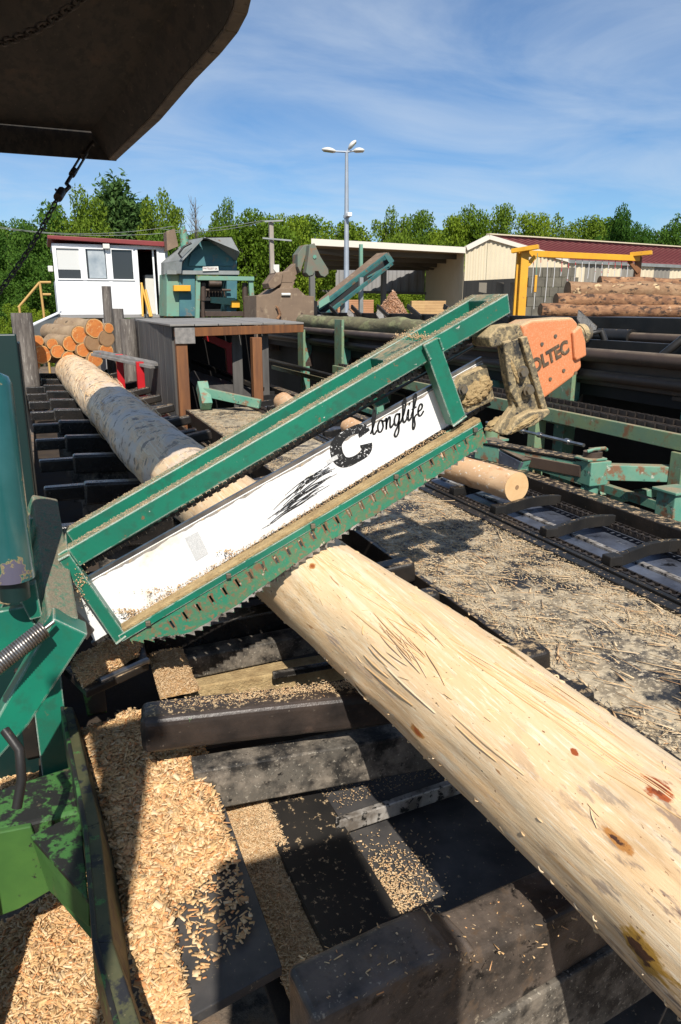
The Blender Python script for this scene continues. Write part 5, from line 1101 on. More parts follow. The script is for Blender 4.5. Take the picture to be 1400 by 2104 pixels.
# ------------------------------------------------------------------ debarking machine
YM = 18.5; dm = thing('debarking_machine', 'blue green debarking machine with open sheet metal hood', 'machine', (3.9, YM, GZ))
m_ = lambda px, py, dy=0: onY(px, py, YM) + Vector((0, dy, 0))
def mpl(pts, y0, dy, nm, mt, bev=.004): return MB().slab([m_(px, py, y0) for px, py in pts], (0, dy, 0)).build(nm, M[mt], dm, bev)
mpl([(346, 560), (372, 560), (372, 650), (346, 650)], .25, 1.3, 'side_panel', 'machine_green'); mpl([(372, 562), (404, 562), (404, 650), (372, 650)], .2, 1.3, 'front_panel', 'bluegreen')
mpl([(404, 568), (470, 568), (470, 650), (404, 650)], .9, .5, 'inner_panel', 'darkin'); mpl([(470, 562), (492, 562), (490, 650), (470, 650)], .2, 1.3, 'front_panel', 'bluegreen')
# hood: sloping left sheet, dark mouth, flaring top
mpl([(392, 520), (410, 492), (478, 494), (494, 520), (494, 560), (372, 560)], .35, 1.0, 'hood_front', 'bluegreen')
hl = [m_(343, 560, -.1), m_(372, 560, .1), m_(415, 492, .1), m_(470, 492, 1.0), m_(376, 500, 1.2), m_(343, 548, .9)]
MB().slab([m_(343, 538, .5), m_(374, 536, -.05), m_(372, 562, -.05), m_(343, 562, .5)], (.01, .5, 0)).build('hood_side', M['zinc'], dm)
MB().slab([m_(374, 537, -.05), m_(417, 491, -.05), m_(400, 489, 1.1), m_(345, 538, 1.1)], (0, 0, .03)).build('hood_side', M['zinc'], dm)
MB().slab([m_(415, 491, -.3), m_(470, 490, -.3), m_(487, 521, -.3), m_(492, 535, .3), m_(476, 494, .6), m_(418, 490, .6)], (0, 0, .025)).build('hood_top', M['zinc'], dm)
MB().slab([m_(345, 555, .1), m_(494, 556, .1), m_(494, 564, .1), m_(345, 563, .1)], (0, .12, 0)).build('hood_sill', M['zinc'], dm)
mpl([(397, 520), (420, 503), (466, 503), (484, 522), (486, 545), (392, 545)], .30, .04, 'hood_recess', 'bluegreen')
mpl([(418, 548), (450, 547), (451, 556), (418, 557)], .06, .03, 'name_plate', 'lampwhite')
o_ = m_(419, 555.5, .055); text_mesh('MATELEST SA', .062, 'plate_lettering', M['redtrim'], dm, m_(419, 553, .055), Vector((1, 0, 0)), UP, 0, 0, .001, sx_=.92)
mpl([(398, 568), (512, 570), (512, 578), (398, 577)], -.5, .2, 'gantry_beam', 'machine_green')
for px in (401, 507): mpl([(px - 5, 578), (px + 4, 578), (px + (10 if px > 500 else 2), 655), (px + (1 if px > 500 else -6), 655)], -.45, .12, 'gantry_post', 'machine_green')
for px in (412, 497): MB().tube([m_(px, 582, -.3), m_(px + 1, 618, -.3)], .07, 12).tube([m_(px, 618, -.3), m_(px + 1, 652, -.3)], .045, 12).build('guide_cylinder', M['rust'], dm)
mpl([(358, 586), (392, 586), (392, 598), (358, 598)], .0, .2, 'yellow_bracket', 'yellow'); mpl([(477, 618), (493, 618), (493, 632), (477, 632)], .0, .2, 'yellow_bracket', 'yellow')
MB().tube([m_(405, 596, .1), m_(476, 596, .1)], .03, 8).tube([m_(430, 583, .0), m_(455, 583, .0)], .07, 12).build('drive_shaft', M['rust'], dm)
for i in range(9): MB().tube([m_(418 + i * 6, 594, .3), m_(416 + i * 6.5, 612, .3)], .018, 6).build('rotor_tooth', M['rust'], dm)
mpl([(436, 610), (486, 612), (486, 628), (436, 622)], .1, .1, 'cross_member', 'machine_green'); mpl([(404, 640), (500, 640), (500, 650), (404, 650)], -.2, .1, 'bottom_rail', 'rust')
mpl([(354, 468), (372, 462), (380, 500), (356, 510)], .9, .5, 'vent_box', 'tan')
q = m_(388, 487, .6); MB().tube([q - UP * .2, q + UP * .1], .10, 14).tube([q + UP * .1, q + UP * .22], .07, 14).tube([q + UP * .22, q + UP * .29], .04, 10).build('motor', M['teal'], dm)
MB().tube([m_(372, 530, -.1), m_(366, 522, -.1), m_(376, 508, -.1), m_(392, 500, -.1)], .025, 8).build('cable', M['black_clean'], dm)

# ------------------------------------------------------------------ brown grab machine
YG = 15.0; gm = thing('log_grab', 'dusty brown grab machine with claw on a stepped housing', 'machine', tuple(onY(590, 650, YG)))
g_ = lambda px, py, dy=0: onY(px, py, YG) + Vector((0, dy, 0))
def gp(pts, y0, dy, nm, mt, bev=.008): return MB().slab([g_(px, py, y0) for px, py in pts], (0, dy, 0)).build(nm, M[mt], gm, bev)
gp([(527, 607), (556, 605), (575, 592), (612, 592), (628, 607), (646, 609), (645, 720), (528, 720)], 0, 1.0, 'housing', 'tan'); gp([(645, 615), (656, 620), (656, 720), (645, 720)], .1, .8, 'housing_flange', 'black_clean')
gp([(576, 578), (610, 578), (606, 588), (608, 596), (576, 596), (580, 588)], .1, .5, 'turret', 'tan', .015); gp([(568, 560), (600, 555), (614, 570), (604, 582), (578, 582)], .1, .45, 'turret', 'tan', .015)
gp([(553, 582), (568, 562), (584, 560), (580, 582), (566, 592), (556, 592)], .05, .5, 'boom_heel', 'tan', .01); gp([(588, 562), (612, 540), (622, 540), (626, 556), (600, 574)], .15, .3, 'boom', 'tan', .01)
gp([(612, 522), (626, 503), (634, 502), (627, 530), (618, 560), (612, 548)], .0, .35, 'claw_arm', 'grab', .008); gp([(630, 505), (640, 501), (652, 528), (668, 554), (669, 563), (661, 570), (653, 567), (648, 558), (641, 558), (637, 566), (629, 568), (623, 561), (627, 533)], -.2, .22, 'claw', 'grab', .008)
for px, py in ((633, 560), (660, 562)): MB().tube([g_(px, py, -.16), g_(px, py, .15)], .085, 20).build('claw_knuckle', M['rust'], gm, .008)
MB().tube([g_(640, 529, -.215), g_(640, 529, -.20)], .04, 12).build('claw_boss', M['teal'], gm)
MB().tube([g_(578, 605, -.02), g_(596, 605, -.02)], .03, 8).build('handle', M['lampwhite'], gm)
gp([(571, 542), (583, 542), (583, 560), (578, 560), (571, 552)], .3, .05, 'lamp_box', 'lampwhite', .004)
MB().tube([g_(569, 655, -.06), g_(574, 645, -.07), g_(569, 632, -.06), g_(565, 628, -.06)], [.035, .03, .025, .01], 8).build('bark_strip', M['bark'], gm)

# ------------------------------------------------------------------ utility pole, lamp post
up_ = thing('utility_pole', 'pale concrete utility pole with two crossarms behind the grab', 'pole', tuple(W(557, 655, 27)[:2]) + (GZ,))
q = W(557, 455, 27); b = Vector((q.x, q.y, GZ)); MB().beam(b, q, .15, .15, (0, 1, 0)).build('pole_shaft', M['concrete'], up_, .02)
for py, l0, l1 in ((455, 500, 582), (489, 541, 600)): MB().beam(W(l0 if py > 460 else 545, py + 1, 27.0) - FWD * .16, W(l1, py - 1 if py < 460 else py + 6, 27.0) - FWD * .12, .06, .05).build('crossarm', M['zinc'], up_)
for i, (a, b2, sg) in enumerate(((( -20, 466), (545, 454), .4), ((330, 470), (545, 456), .2), ((0, 466), (360, 466), .25))):
    p0, p1 = W(*a, 30), W(*b2, 27.0) - FWD * .2
    wr = MB().tube([p0.lerp(p1, t / 10) - UP * sg * 4 * (t / 10) * (1 - t / 10) for t in range(11)], .010, 5).build('overhead_wire', M['zinc'], up_)
lp = thing('lamp_post', 'tall galvanised lamp post with three flood lamps and a camera', 'lamp post', tuple(W(712, 640, 30)[:2]) + (GZ,))
b = W(712, 640, 30); t = W(713, 312, 30); b = Vector((b.x, b.y, GZ)); t = Vector((b.x, b.y, t.z)); mid_ = W(712, 445, 30)
MB().tube([b, Vector((b.x, b.y, mid_.z)), t], [.13, .085, .06], 16).build('mast', M['galv'], lp)
MB().tube([Vector((b.x, b.y, mid_.z - .05)), Vector((b.x, b.y, mid_.z + .05))], .12, 14).build('mast_collar', M['galv'], lp)
def lamp(px0, py0, px1, py1, dep_=0.0):
    a, c_ = W(px0, py0, 30) + FWD * dep_, W(px1, py1, 30) + FWD * dep_; d = (c_ - a); ax = d.normalized(); L = d.length; s_ = ax.cross(UP).normalized(); u_ = s_.cross(ax); vs = []; n_ = 16; K = 9
    for i in range(K + 1):
        tt = i / K; rr = math.sin(math.pi * (.06 + .9 * tt)) ** .6 * .17
        for k in range(n_): th = 2 * math.pi * k / n_; vs.append(a + d * tt + s_ * math.cos(th) * rr * 1.2 + u_ * max(-.05, math.sin(th) * rr * .6))
    l_ = MB().add(vs, [(i*n_+k, i*n_+(k+1) % n_, (i+1)*n_+(k+1) % n_, (i+1)*n_+k) for i in range(K) for k in range(n_)], True).build('flood_lamp', M['lampwhite'], lp)
    MB().add([a + d * x - u_ * .055 + s_ * y for x, y in ((.2, -.11), (.9, -.11), (.9, .11), (.2, .11))], [(0, 1, 2, 3)]).build('lens', M['lampglass'], l_)
lamp(690, 311, 662, 307); lamp(727, 310, 749, 309); lamp(717, 306, 732, 289)
MB().tube([t, W(690, 311, 30)], .035, 8).tube([t, W(728, 310, 30)], .035, 8).tube([t, W(718, 304, 30)], .035, 8).build('lamp_arm', M['galv'], lp)
q = W(715, 441, 29.8); MB().box(q.x - .06, q.x + .12, q.y - .15, q.y + .1, q.z - .07, q.z + .07).build('camera_housing', M['white_panel'], lp, .02)

# ------------------------------------------------------------------ inclined waste conveyor
ic = thing('incline_conveyor', 'teal inclined waste conveyor rising past the lamp post', 'conveyor', tuple(W(655, 640, 24)))
def ib(a, b, ha, hb, w_, h_, nm, mt): return MB().beam(W(*a, ha), W(*b, hb), w_, h_).build(nm, M[mt], ic, .006)
ib((654, 634), (797, 524), 23, 25, .10, .13, 'side_beam', 'conv_blue'); ib((668, 648), (806, 541), 22.6, 24.6, .08, .11, 'side_beam', 'conv_blue'); ib((660, 641), (801, 533), 23.3, 25.1, .30, .22, 'belt_bed', 'darkin')
ib((651, 630), (786, 521), 23.6, 25.4, .5, .06, 'belt', 'tan')
ib((794, 522), (806, 540), 24.6, 24.6, .14, .16, 'head_drum', 'conv_blue')
MB().slab([W(655, 620, 22.8), W(676, 606, 22.8), W(678, 620, 22.8), W(656, 634, 22.8)], FWD * .5).build('feed_box', M['machine_green'], ic)
for px in (704, 742): MB().beam(W(px, 600 if px < 720 else 570, 24), W(px, 645, 24) - UP * 1.6, .12, .12, (0, 1, 0)).build('support_leg', M['zinc'], ic)
ib((700, 600), (800, 545), 24.2, 24.4, .05, .05, 'brace', 'conv_blue'); 
MB().beam(W(742, 502, 25.6), W(742, 560, 25.6), .10, .10, (0, 1, 0)).build('hanger_post', M['machine_green'], ic)

# ------------------------------------------------------------------ far sheds
def corr(p0, p1, z0a, z1a, z0b, z1b, pitch=.28, dep=.05):
    """upright corrugated sheet from p0 to p1 (ground plan), bottom z0*, top z1* at both ends; every fold is geometry"""
    p0 = Vector((p0[0], p0[1], 0)); p1 = Vector((p1[0], p1[1], 0)); L = (p1 - p0).length; n_ = max(2, int(L / pitch)); d = (p1 - p0).normalized(); nr = Vector((d.y, -d.x, 0))
    vs = []; k = 0
    for i in range(n_):
        for (t, o_) in ((0, 0), (.35, 0), (.5, 1), (.85, 1)):
            f = (i + t) / n_; q = p0.lerp(p1, f) + nr * dep * o_; vs += [(q.x, q.y, z0a + (z0b - z0a) * f), (q.x, q.y, z1a + (z1b - z1a) * f)]; k += 1
    return MB().add(vs, [(2*i, 2*i+2, 2*i+3, 2*i+1) for i in range(k - 1)])
ls = thing('open_shed', 'open fronted lean-to shed with pale roof edge over lumber', 'shed', tuple(W(800, 640, 40)[:2]) + (GZ,))
FL, FR = W(640, 498, 36), W(957, 515, 40); BL, BR = W(668, 549, 47), W(876, 550, 50)
FL2, FR2 = FL + UP * .10, FR + UP * .10
MB().hexa([FL - UP * .12, FR - UP * .12, FR - UP * .12 + FWD * .15, FL - UP * .12 + FWD * .15, FL + UP * .17, FR + UP * .17, FR + UP * .17 + FWD * .15, FL + UP * .17 + FWD * .15]).build('fascia', M['fascia'], ls)
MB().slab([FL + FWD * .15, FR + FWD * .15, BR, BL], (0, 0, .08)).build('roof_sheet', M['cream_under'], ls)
for i, t in enumerate((.18, .42, .66, .9)):
    a, b = FL.lerp(BL, t) - UP * .14, FR.lerp(BR, t) - UP * .14; MB().beam(a, b, .14, .24).build('purlin', M['purlin'], ls)
MB().beam(FL.lerp(BL, .05) - UP * .3, FR.lerp(BR, .75) - UP * .3, .08, .12).build('wind_brace', M['purlin'], ls)
bw0, bw1 = W(690, 552, 49.8), W(876, 552, 50); zt_ = bw0.z; zl = W(780, 603, 50).z
mb = corr(bw0, bw1, zl, zt_, zl, zt_, .5, .06); mb.build('back_wall', M['greywall'], ls)
bw2, bw3 = W(605, 560, 49), W(648, 560, 49); corr(bw2, bw3, W(620, 596, 49).z, zt_ - .3, W(620, 596, 49).z, zt_ - .3, .5, .06).build('back_wall', M['greywall'], ls)
corr(BR, FR, GZ, BR.z, GZ, FR.z - .0, .30, .05).build('side_wall', M['cream'], ls)
for px, h in ((641, 36.5), (789, 42)): q = W(px, 560, h); MB().box(q.x - .12, q.x + .12, q.y - .12, q.y + .12, GZ, FL.z - .3).build('column', M['purlin'], ls)
MB().beam(W(655, 598, 49.6), W(876, 603, 49.6), .3, .15).build('base_rail', M['purlin'], ls)
gb = thing('gable_barn', 'large cream corrugated barn with dark red roof and striped side wall', 'barn', tuple(W(1060, 640, 41)[:2]) + (GZ,))
A = W(957, 513, 40.2); Pk = W(1003, 491, 40.6); B = W(1166, 538, 43.5)
az = R(59); dl = FWD * math.cos(az) + RGT * math.sin(az)
corr((A.x, A.y), (Pk.x, Pk.y), W(957, 577, 40.2).z, A.z, W(1003, 575, 40.6).z, Pk.z, .3, .05).build('gable_wall', M['cream'], gb)
corr((Pk.x, Pk.y), (B.x, B.y), W(1003, 575, 40.6).z, Pk.z, W(1166, 567, 43.5).z, B.z, .3, .05).build('gable_wall', M['cream'], gb)
MB().beam(A + UP * .05 - FWD * .05, Pk + UP * .08 - FWD * .05, .25, .22).build('gable_trim', M['fascia'], gb); MB().beam(Pk + UP * .08 - FWD * .05, B + UP * .08 - FWD * .05, .25, .22).build('gable_trim', M['fascia'], gb)
# roof: ridge runs away to the right
R1 = Pk + dl * 34; E1 = B + dl * 34; L1 = A + dl * 34
MB().slab([Pk + UP * .12, B + UP * .12, E1 + UP * .12, R1 + UP * .12], (0, 0, .08)).build('roof_slope', M['shedroof'], gb); MB().slab([A + UP * .10, Pk + UP * .12, R1 + UP * .12, L1 + UP * .10], (0, 0, .08)).build('roof_slope', M['shedroof'], gb)
n_ = 60; src = None
for i in range(n_):
    a = (Pk + dl * (34 * (i + .5) / n_)) + UP * .22; b = (B + dl * (34 * (i + .5) / n_)) + UP * .22
    if src is None: src = MB().beam(a, b, .06, .05).build('roof_rib', M['shedroof'], gb); a00 = a
    else: o = src.copy(); C.objects.link(o); o.parent = gb; o.location = src.location + (a - a00)
MB().beam(Pk + UP * .24, R1 + UP * .24, .3, .06).build('ridge_cap', M['cream'], gb); MB().beam(B + UP * .02, E1 + UP * .02, .22, .18).build('gutter', M['zinc'], gb)
n_ = 22
for i in range(n_):
    a = B + dl * (34 * i / n_) - FWD * -.1; b = B + dl * (34 * (i + 1) / n_) - FWD * -.1
    corr((a.x, a.y), (b.x, b.y), GZ, B.z - .05, GZ, B.z - .05, .38, .04).build('wall_sheet', M['cream'] if i % 2 == 0 else M['creamdark'], gb)
# dark doorway, inner wall seen through, concrete wall in front
DZ = W(1060, 578, 42).z
q0, q1 = W(957, 578, 40.2) + FWD * 4, W(1150, 575, 43.5) + FWD * 4
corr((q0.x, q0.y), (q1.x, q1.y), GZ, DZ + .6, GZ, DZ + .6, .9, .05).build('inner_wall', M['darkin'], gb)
for px in (985, 1020, 1050): a, b = W(px, 580, 44), W(px + 16, 580, 44.4); MB().slab([Vector((a.x, a.y, GZ)), Vector((b.x, b.y, GZ)), Vector((b.x, b.y, DZ)), Vector((a.x, a.y, DZ))], FWD * .05).build('wall_sheet', M['creamdark'], gb)
cw = thing('block_wall', 'grey concrete block wall under the yellow gantry', 'wall', tuple(W(1120, 640, 38)[:2]) + (GZ,))
for r_ in range(9):
    for j in range(6):
        a, b = W(1076 + j * 17 + (r_ % 2) * 6, 640, 38), W(1076 + j * 17 + 16.4 + (r_ % 2) * 6, 640, 38); z = GZ + r_ * .47
        MB().slab([Vector((a.x, a.y, z)), Vector((b.x, b.y, z)), Vector((b.x, b.y, z + .455)), Vector((a.x, a.y, z + .455))], FWD * .35).build('block', M['concreteb'], cw, .01)
# yellow gantry --------------------------------------------------------------
gy = thing('yellow_gantry', 'yellow timber gantry hung with marker ropes in front of the barn', 'gantry', tuple(W(1075, 640, 26)[:2]) + (GZ,))
p = W(1079, 515, 26); b = Vector((p.x, p.y, GZ)); MB().beam(b, p, .26, .20, FWD).build('post', M['yellow'], gy, .01); MB().beam(b + RGT * -.18 + FWD * .2, p + RGT * -.15 + FWD * .2, .14, .16, FWD).build('post', M['yellow'], gy, .01)
e0, e1 = W(1084, 521, 26.1), W(1312, 531, 28.3); MB().beam(e0, e1, .2, .20).build('beam', M['yellow'], gy, .01)
MB().beam(W(1052, 516, 26) , W(1107, 507, 25.6), .22, .14).build('cap_beam', M['yellow'], gy, .01); MB().beam(W(1296, 523, 28.2), W(1340, 519, 27.8), .22, .14).build('cap_beam', M['yellow'], gy, .01)
MB().beam(W(1084, 545, 26), W(1100, 527, 26), .1, .14).build('knee_brace', M['yellow'], gy, .006)
p = W(1313, 525, 28.3); MB().beam(Vector((p.x, p.y, GZ)), p, .2, .2, FWD).build('post', M['brownwood'], gy, .01); MB().beam(W(1292, 535, 28.2), W(1312, 560, 28.2), .1, .12).build('knee_brace', M['brownwood'], gy, .006)
rope_r = mat('red_white_rope', (.6, .58, .55), None, spots=[((.5, .03, .04), 2.2, .55, .56)], rough=.7, stretch=(.2, .2, 1))
for i in range(15):
    t = (i + .9) / 16.5; a = e0.lerp(e1, t) - UP * .1; ln = random.uniform(.55, 1.2) * (1.4 if i in (2, 3) else 1)
    MB().tube([a, a + Vector((.02, 0, -ln * .5)), a - UP * ln], .012, 6).build('marker_rope', rope_r, gy)
a = W(1105, 520, 25.8); MB().tube([a, a - UP * .9], .012, 6).build('marker_rope', M['machine_green'], gy); MB().beam(a - UP * .7, a - UP * 1.25, .08, .08, FWD).build('switch_box', M['yellow'], gy, .01); MB().tube([a - UP * 1.25, a - UP * 1.8], .012, 6).build('marker_rope', M['lampwhite'], gy)
# bark log stack at the right ------------------------------------------------
bs = [(1110, 637, 12, 20.0), (1142, 617, 13, 20.2), (1166, 596, 16, 20.4), (1232, 579, 10, 20.8)]
nm_ = ['barked log at the bottom of the visible right hand stack', 'second reddish barked log up the right hand stack', 'thick pale scarred log near the top of the right hand stack', 'slim barked log topping the right hand stack']
for i, (px, py, r_, h) in enumerate(bs):
    p = W(px, py, h); rr = r_ * h / 1500 * 1.05; bark_log(p, p + RGT * 6.5 + FWD * .9 + Vector((0, 0, -.08)), rr, nm_[i], 'log', M['bark2'] if i == 2 else M['bark'], M['endgrain_pale'], 'barked logs stacked at the right', seg=26, wob=.13)
for j in range(3):
    for i in range(5):
        p = W(1118 + 4 * j, 632, 20.3 + .42 * j) - UP * (.38 * (i + 1)) - FWD * 0; bark_log(p, p + RGT * 6.5 + FWD * .9, .19, 'barked log low in the right hand stack behind the dark deck', 'log', M['bark'], M['endgrain_pale'], 'barked logs stacked at the right', seg=10, wob=.1) if j < 1 else None
for j, (px, py, h) in enumerate(((1180, 600, 20.9), (1150, 617, 20.8), (1250, 585, 21.2))):
    p = W(px, py, h); bark_log(p, p + RGT * 6 + FWD * .9, .17, 'barked log in the rear row of the right hand stack', 'log', M['bark'], M['endgrain_pale'], 'barked logs stacked at the right', seg=16, wob=.1)
# lumber stacks, bark heap ---------------------------------------------------
def lumber(px0, px1, py0, py1, h, label, mt):
    a, b = W(px0, py1, h), W(px1, py0, h); t = thing('lumber_stack', label, 'lumber', (a.x, a.y, GZ)); n_ = 5; zz = (b.z - a.z) / n_; src = None
    rows = int((a.z - GZ) / zz) + n_
    for i in range(rows):
        z1_ = b.z - i * zz; q = W(px0, py1, h); q2 = W(px1, py1, h)
        for jj in range(2): MB().slab([Vector((q.x, q.y, z1_ - zz * .86)), Vector((q2.x, q2.y, z1_ - zz * .86)), Vector((q2.x, q2.y, z1_)), Vector((q.x, q.y, z1_))], FWD * (.3 + .0 * jj)).build('board_layer', M[mt], t) if jj == 0 else MB().slab([Vector((q.x, q.y, z1_ - zz * .86)) + FWD * .34, Vector((q2.x, q2.y, z1_ - zz * .86)) + FWD * .34, Vector((q2.x, q2.y, z1_)) + FWD * .34, Vector((q.x, q.y, z1_)) + FWD * .34], FWD * .4).build('board_layer', M[mt], t)
lumber(690, 768, 616, 634, 33, 'pinkish sawn lumber stack behind the lamp post', 'lumber_red'); lumber(846, 916, 618, 634, 33, 'yellow sawn lumber stack beside the cream shed wall', 'lumber'); lumber(676, 700, 618, 634, 33.6, 'small lumber stack left of the lamp post', 'lumber_red')
hp = thing('bark_heap', 'pointed heap of reddish bark and offcuts beside the lumber', 'heap', tuple(W(806, 640, 30)))
c = W(807, 636, 30); top = W(807, 601, 30)
def hs_(u, v):
    th = u * 2 * math.pi; r_ = (1 - v); q = c + Vector((math.cos(th), math.sin(th), 0)) * .62 * r_ * (1 + .2 * noise.noise(Vector((math.cos(th) * 2, math.sin(th) * 2, v * 3)))); q.z = c.z - .3 + (top.z - c.z + .3) * (v ** .8); return q
MB().grid(hs_, 30, 12).build('heap_core', M['bark'], hp)
pp = [hs_(random.random(), random.random() ** 1.3) + Vector((0, 0, .02)) for i in range(900)]
chips_mesh('bark_pieces', mat('bark_pieces', (.3, .15, .08), None, island=[(.22, .10, .05), (.45, .25, .14), (.55, .38, .26), (.30, .14, .07), (.5, .28, .16)], rough=.9), hp, pp, (.06, .2), (.03, .07), (.01, .02), .7)
hb = thing('heap_stand', 'dark base block carrying the bark heap', 'stand', (c.x, c.y, GZ)); MB().box(c.x - .9, c.x + .9, c.y - .7, c.y + .7, GZ, c.z - .28).build('base_block', M['void'], hb, .02)

# ------------------------------------------------------------------ trees
LEAF = np.array([(0, 0, 0), (.5, .22, .05), (1, 0, 0), (.5, -.22, .05)], float)
def crown_mesh(name, seed, rx, rz, nclump, per, size, m, conifer=False, lean=0):
    r_ = np.random.default_rng(seed); pos = []; nrm = []
    if conifer:
        for i in range(nclump):
            t = i / nclump; z = -rz + 2 * rz * t; rad = rx * (1 - t) ** .8 + .08; nb = 9
            for k in range(nb):
                th = r_.uniform(0, 2 * math.pi); ln_ = rad * r_.uniform(.65, 1.1); m_k = max(5, int(per * ln_ / rx / 2))
                s = r_.random(m_k) ** .7; p_ = np.stack([np.cos(th) * ln_ * s, np.sin(th) * ln_ * s, z - .22 * ln_ * s + .10 * ln_ * s * s], 1) + r_.normal(0, .10, (m_k, 3)); pos.append(p_)
    else:
        cl = []
        while len(cl) < nclump:
            q = r_.normal(0, 1, 3); q /= np.linalg.norm(q); rad = r_.random() ** .45
            q = q * rad * np.array([rx, rx, rz]); q[2] += 0; cl.append(q)
        for q in cl:
            rr = r_.uniform(.16, .40) * rx; k = int(per * (rr / rx / .32) ** 2); d = r_.normal(0, 1, (k, 3)); d /= np.linalg.norm(d, axis=1, keepdims=True)
            pos.append(q + d * rr * (r_.random((k, 1)) ** .35) * np.array([1, 1, .8]))
    p = np.concatenate(pos); n_ = len(p)
    a = r_.normal(0, 1, (n_, 3)); a[:, 2] -= .3; a /= np.linalg.norm(a, axis=1, keepdims=True); c_ = r_.normal(0, 1, (n_, 3)); c_[:, 2] += .9; b = np.cross(c_, a); b /= np.linalg.norm(b, axis=1, keepdims=True); u = np.cross(a, b)
    s = r_.uniform(.6, 1.3, n_) * size; v = p[:, None, :] + (a[:, None] * LEAF[None, :, :1] + b[:, None] * LEAF[None, :, 1:2] * (1.6 if not conifer else .9) + u[:, None] * LEAF[None, :, 2:3]) * s[:, None, None]
    v = v.reshape(-1, 3); me = bpy.data.meshes.new(name); me.vertices.add(len(v)); me.vertices.foreach_set('co', v.ravel()); me.loops.add(n_ * 4); me.loops.foreach_set('vertex_index', np.arange(n_ * 4, dtype=np.int32)); me.polygons.add(n_); me.polygons.foreach_set('loop_start', np.arange(0, n_ * 4, 4, dtype=np.int32)); me.update(calc_edges=True); me.materials.append(m); return me
CM = {'a': [crown_mesh('crown', s, 1.0, 1.0, 66, 520, .060, M['leaf_a']) for s in (1, 2, 3)], 'b': [crown_mesh('crown', s, 1.0, 1.0, 64, 520, .060, M['leaf_b']) for s in (4, 5, 6)], 'c': [crown_mesh('crown', s, 1.0, 1.0, 66, 520, .060, M['leaf_c']) for s in (7, 8)], 'f': [crown_mesh('crown', s, .42, 1.0, 70, 90, .10, M['needle'], True) for s in (9, 10)]}
tw = [0]
def tree(px, top, half, h, kind, label, bottom=None, trunk=True):
    p = W(px, top, h); base = Vector((p.x, p.y, GZ)); H = p.z - GZ; rx = half * h / 1500 * 1.2; zb_ = (W(px, bottom, h).z - GZ) if bottom else H * .12
    t = thing({'f': 'fir_tree'}.get(kind, 'leafy_tree'), label, 'tree', tuple(base), 'trees behind the yard'); tw[0] += 1
    cz_ = (H + zb_) / 2; rz = (H - zb_) / 2
    o = bpy.data.objects.new('crown', CM[kind][tw[0] % len(CM[kind])]); C.objects.link(o); o.parent = t; o.location = (0, 0, cz_); o.scale = (rx / .95, rx / .95, rz * 1.0) if kind != 'f' else (rx / .42, rx / .42, rz); o.rotation_euler = (0, 0, tw[0] * 1.7)
    mb = MB().tube([(0, 0, 0), (.1, 0, H * .35), (0, .1, H * .85)], [max(.12, H * .022), H * .014, .03], 8)
    if kind != 'f':
        for k in range(5):
            th = k * 1.3 + tw[0]; z_ = H * (.25 + .1 * k); mb.tube([(0, 0, z_), (math.cos(th) * rx * .4, math.sin(th) * rx * .4, z_ + rz * .25), (math.cos(th) * rx * .7, math.sin(th) * rx * .7, z_ + rz * .55)], [.09, .06, .02], 6)
    mb.build('trunk', M['trunk'], t, local=True)
TR = [(-30, 455, 60, 52, 'c', 'dark tree at the left edge beyond the slung chain'), (10, 440, 50, 56, 'c', 'dark tree behind the guard plate'), (88, 425, 62, 48, 'c', 'dark dense tree behind the walkway railing'), (150, 402, 60, 50, 'a', 'tall pointed leafy tree behind the left cabin corner'),
      (60, 520, 60, 44, 'c', 'low dark tree beside the tan railing'), (230, 378, 42, 52, 'f', 'tall slender fir rising above the cabin roof'), (178, 430, 48, 54, 'a', 'leafy tree left of the slender fir'), (275, 420, 48, 54, 'f', 'lower fir just right of the slender fir'), (300, 425, 50, 56, 'a', 'rounded tree above the cabin door'),
      (345, 408, 46, 52, 'a', 'loose crowned tree between the cabin and the machine'), (350, 470, 60, 49, 'c', 'dark tree behind the debarking machine vent'), (458, 425, 38, 58, 'a', 'narrow tree right of the debarking machine hood'), (440, 470, 48, 52, 'b', 'low bright tree beside the debarking machine'),
      (520, 425, 70, 46, 'b', 'broad bright green tree behind the utility pole'), (600, 438, 52, 48, 'b', 'bright green tree above the grab claw'), (560, 500, 80, 52, 'b', 'low bright tree at the foot of the utility pole'), (485, 470, 50, 50, 'b', 'bright bushy tree left of the utility pole'), (690, 452, 52, 60, 'b', 'bright domed tree behind the lamp post'),
      (795, 440, 42, 64, 'a', 'dark green tree over the open shed roof'), (870, 452, 45, 66, 'a', 'leafy tree left of the barn peak'), (925, 442, 46, 66, 'b', 'bright leafy tree above the open shed corner'), (975, 432, 44, 66, 'b', 'tallest bright tree over the barn peak'), (1040, 440, 46, 66, 'a', 'leafy tree over the barn ridge start'), (1095, 436, 44, 66, 'b', 'leafy tree above the yellow gantry post'),
      (1150, 455, 44, 68, 'a', 'leafy tree above the middle of the gantry beam'), (1215, 462, 50, 68, 'a', 'low rounded tree behind the red roof'), (1282, 432, 42, 64, 'c', 'tall dark tree above the gantry end'), (1345, 462, 46, 64, 'c', 'dark tree beyond the far gantry end'), (1400, 448, 55, 60, 'c', 'dark tree over the right end of the red roof'), (1255, 470, 50, 66, 'a', 'tree between the two taller dark trees')]
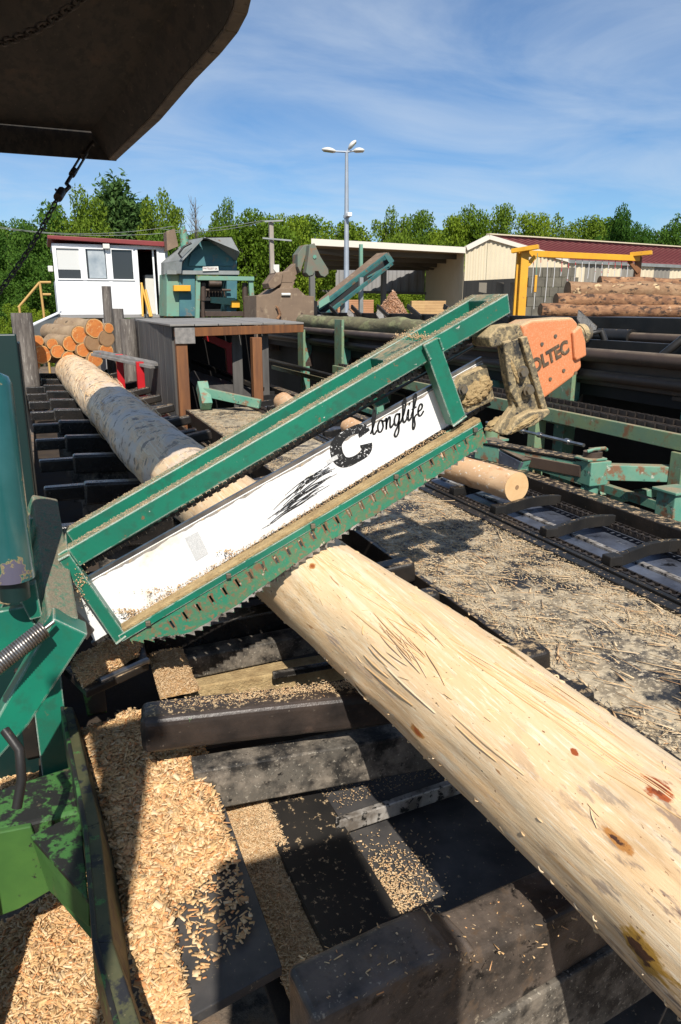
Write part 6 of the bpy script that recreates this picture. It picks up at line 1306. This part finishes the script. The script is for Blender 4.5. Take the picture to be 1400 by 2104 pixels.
for (px, top, hf, h, kd_, lb) in TR: tree(px, top, hf, h, kd_, lb)
for i in range(16): tree(-60 + i * 100, 486 + random.uniform(-26, 18), 85, 72, 'c' if i < 5 else 'a', 'low dark tree in the rear row behind the cabin and machine' if i < 5 else 'low mid green tree in the rear row behind the sheds')
# bushes filling under the shed and beside the cabin
for (px, py, hf, h, lb) in ((80, 632, 32, 30, 'flowering bush below the walkway railing'), (30, 620, 42, 30, 'dark bush at the left behind the guard plate'), (745, 590, 55, 56, 'sunlit bush seen through the open shed'), (630, 560, 48, 54, 'bush under the left end of the shed roof'), (840, 595, 45, 56, 'bush seen below the shed back wall'), (520, 610, 50, 30, 'bush beside the debarking machine')):
    p = W(px, py, h); t = thing('leafy_bush', lb, 'bush', (p.x, p.y, GZ)); H = p.z - GZ; o = bpy.data.objects.new('foliage', CM['b'][0]); C.objects.link(o); o.parent = t; o.location = (0, 0, H * .48); o.scale = (hf * h / 1500, hf * h / 1500, H * .5); MB().tube([(0, 0, 0), (0, 0, H * .6)], [.06, .02], 6).build('stem', M['trunk'], t, local=True)
# bare twiggy tree
p = W(398, 405, 50); bt_ = thing('bare_tree', 'pale leafless twiggy tree beside the debarking machine vent', 'tree', (p.x, p.y, GZ)); H = p.z - GZ; mb = MB(); random.seed(3)
mb.tube([(0, 0, 0), (0, 0, H * .6), (.1, 0, H)], [.12, .06, .015], 7)
for i in range(70):
    z_ = H * random.uniform(.45, .95); th = random.uniform(0, 6.28); l_ = random.uniform(.3, 1.1) * (1.15 - z_ / H) * 2.2; e_ = Vector((math.cos(th) * l_ * .6, math.sin(th) * l_ * .6, z_ + l_ * .8)); mb.tube([(0, 0, z_), Vector((0, 0, z_)).lerp(e_, .5) + Vector((0, 0, -.05)), e_], [.02, .012, .006], 5)
    for j in range(2): f_ = e_ + Vector((random.gauss(0, .2), random.gauss(0, .2), random.uniform(.1, .4))); mb.tube([Vector((0, 0, z_)).lerp(e_, .6), f_], [.009, .005], 4)
mb.build('branches', M['twig'], bt_, local=True)
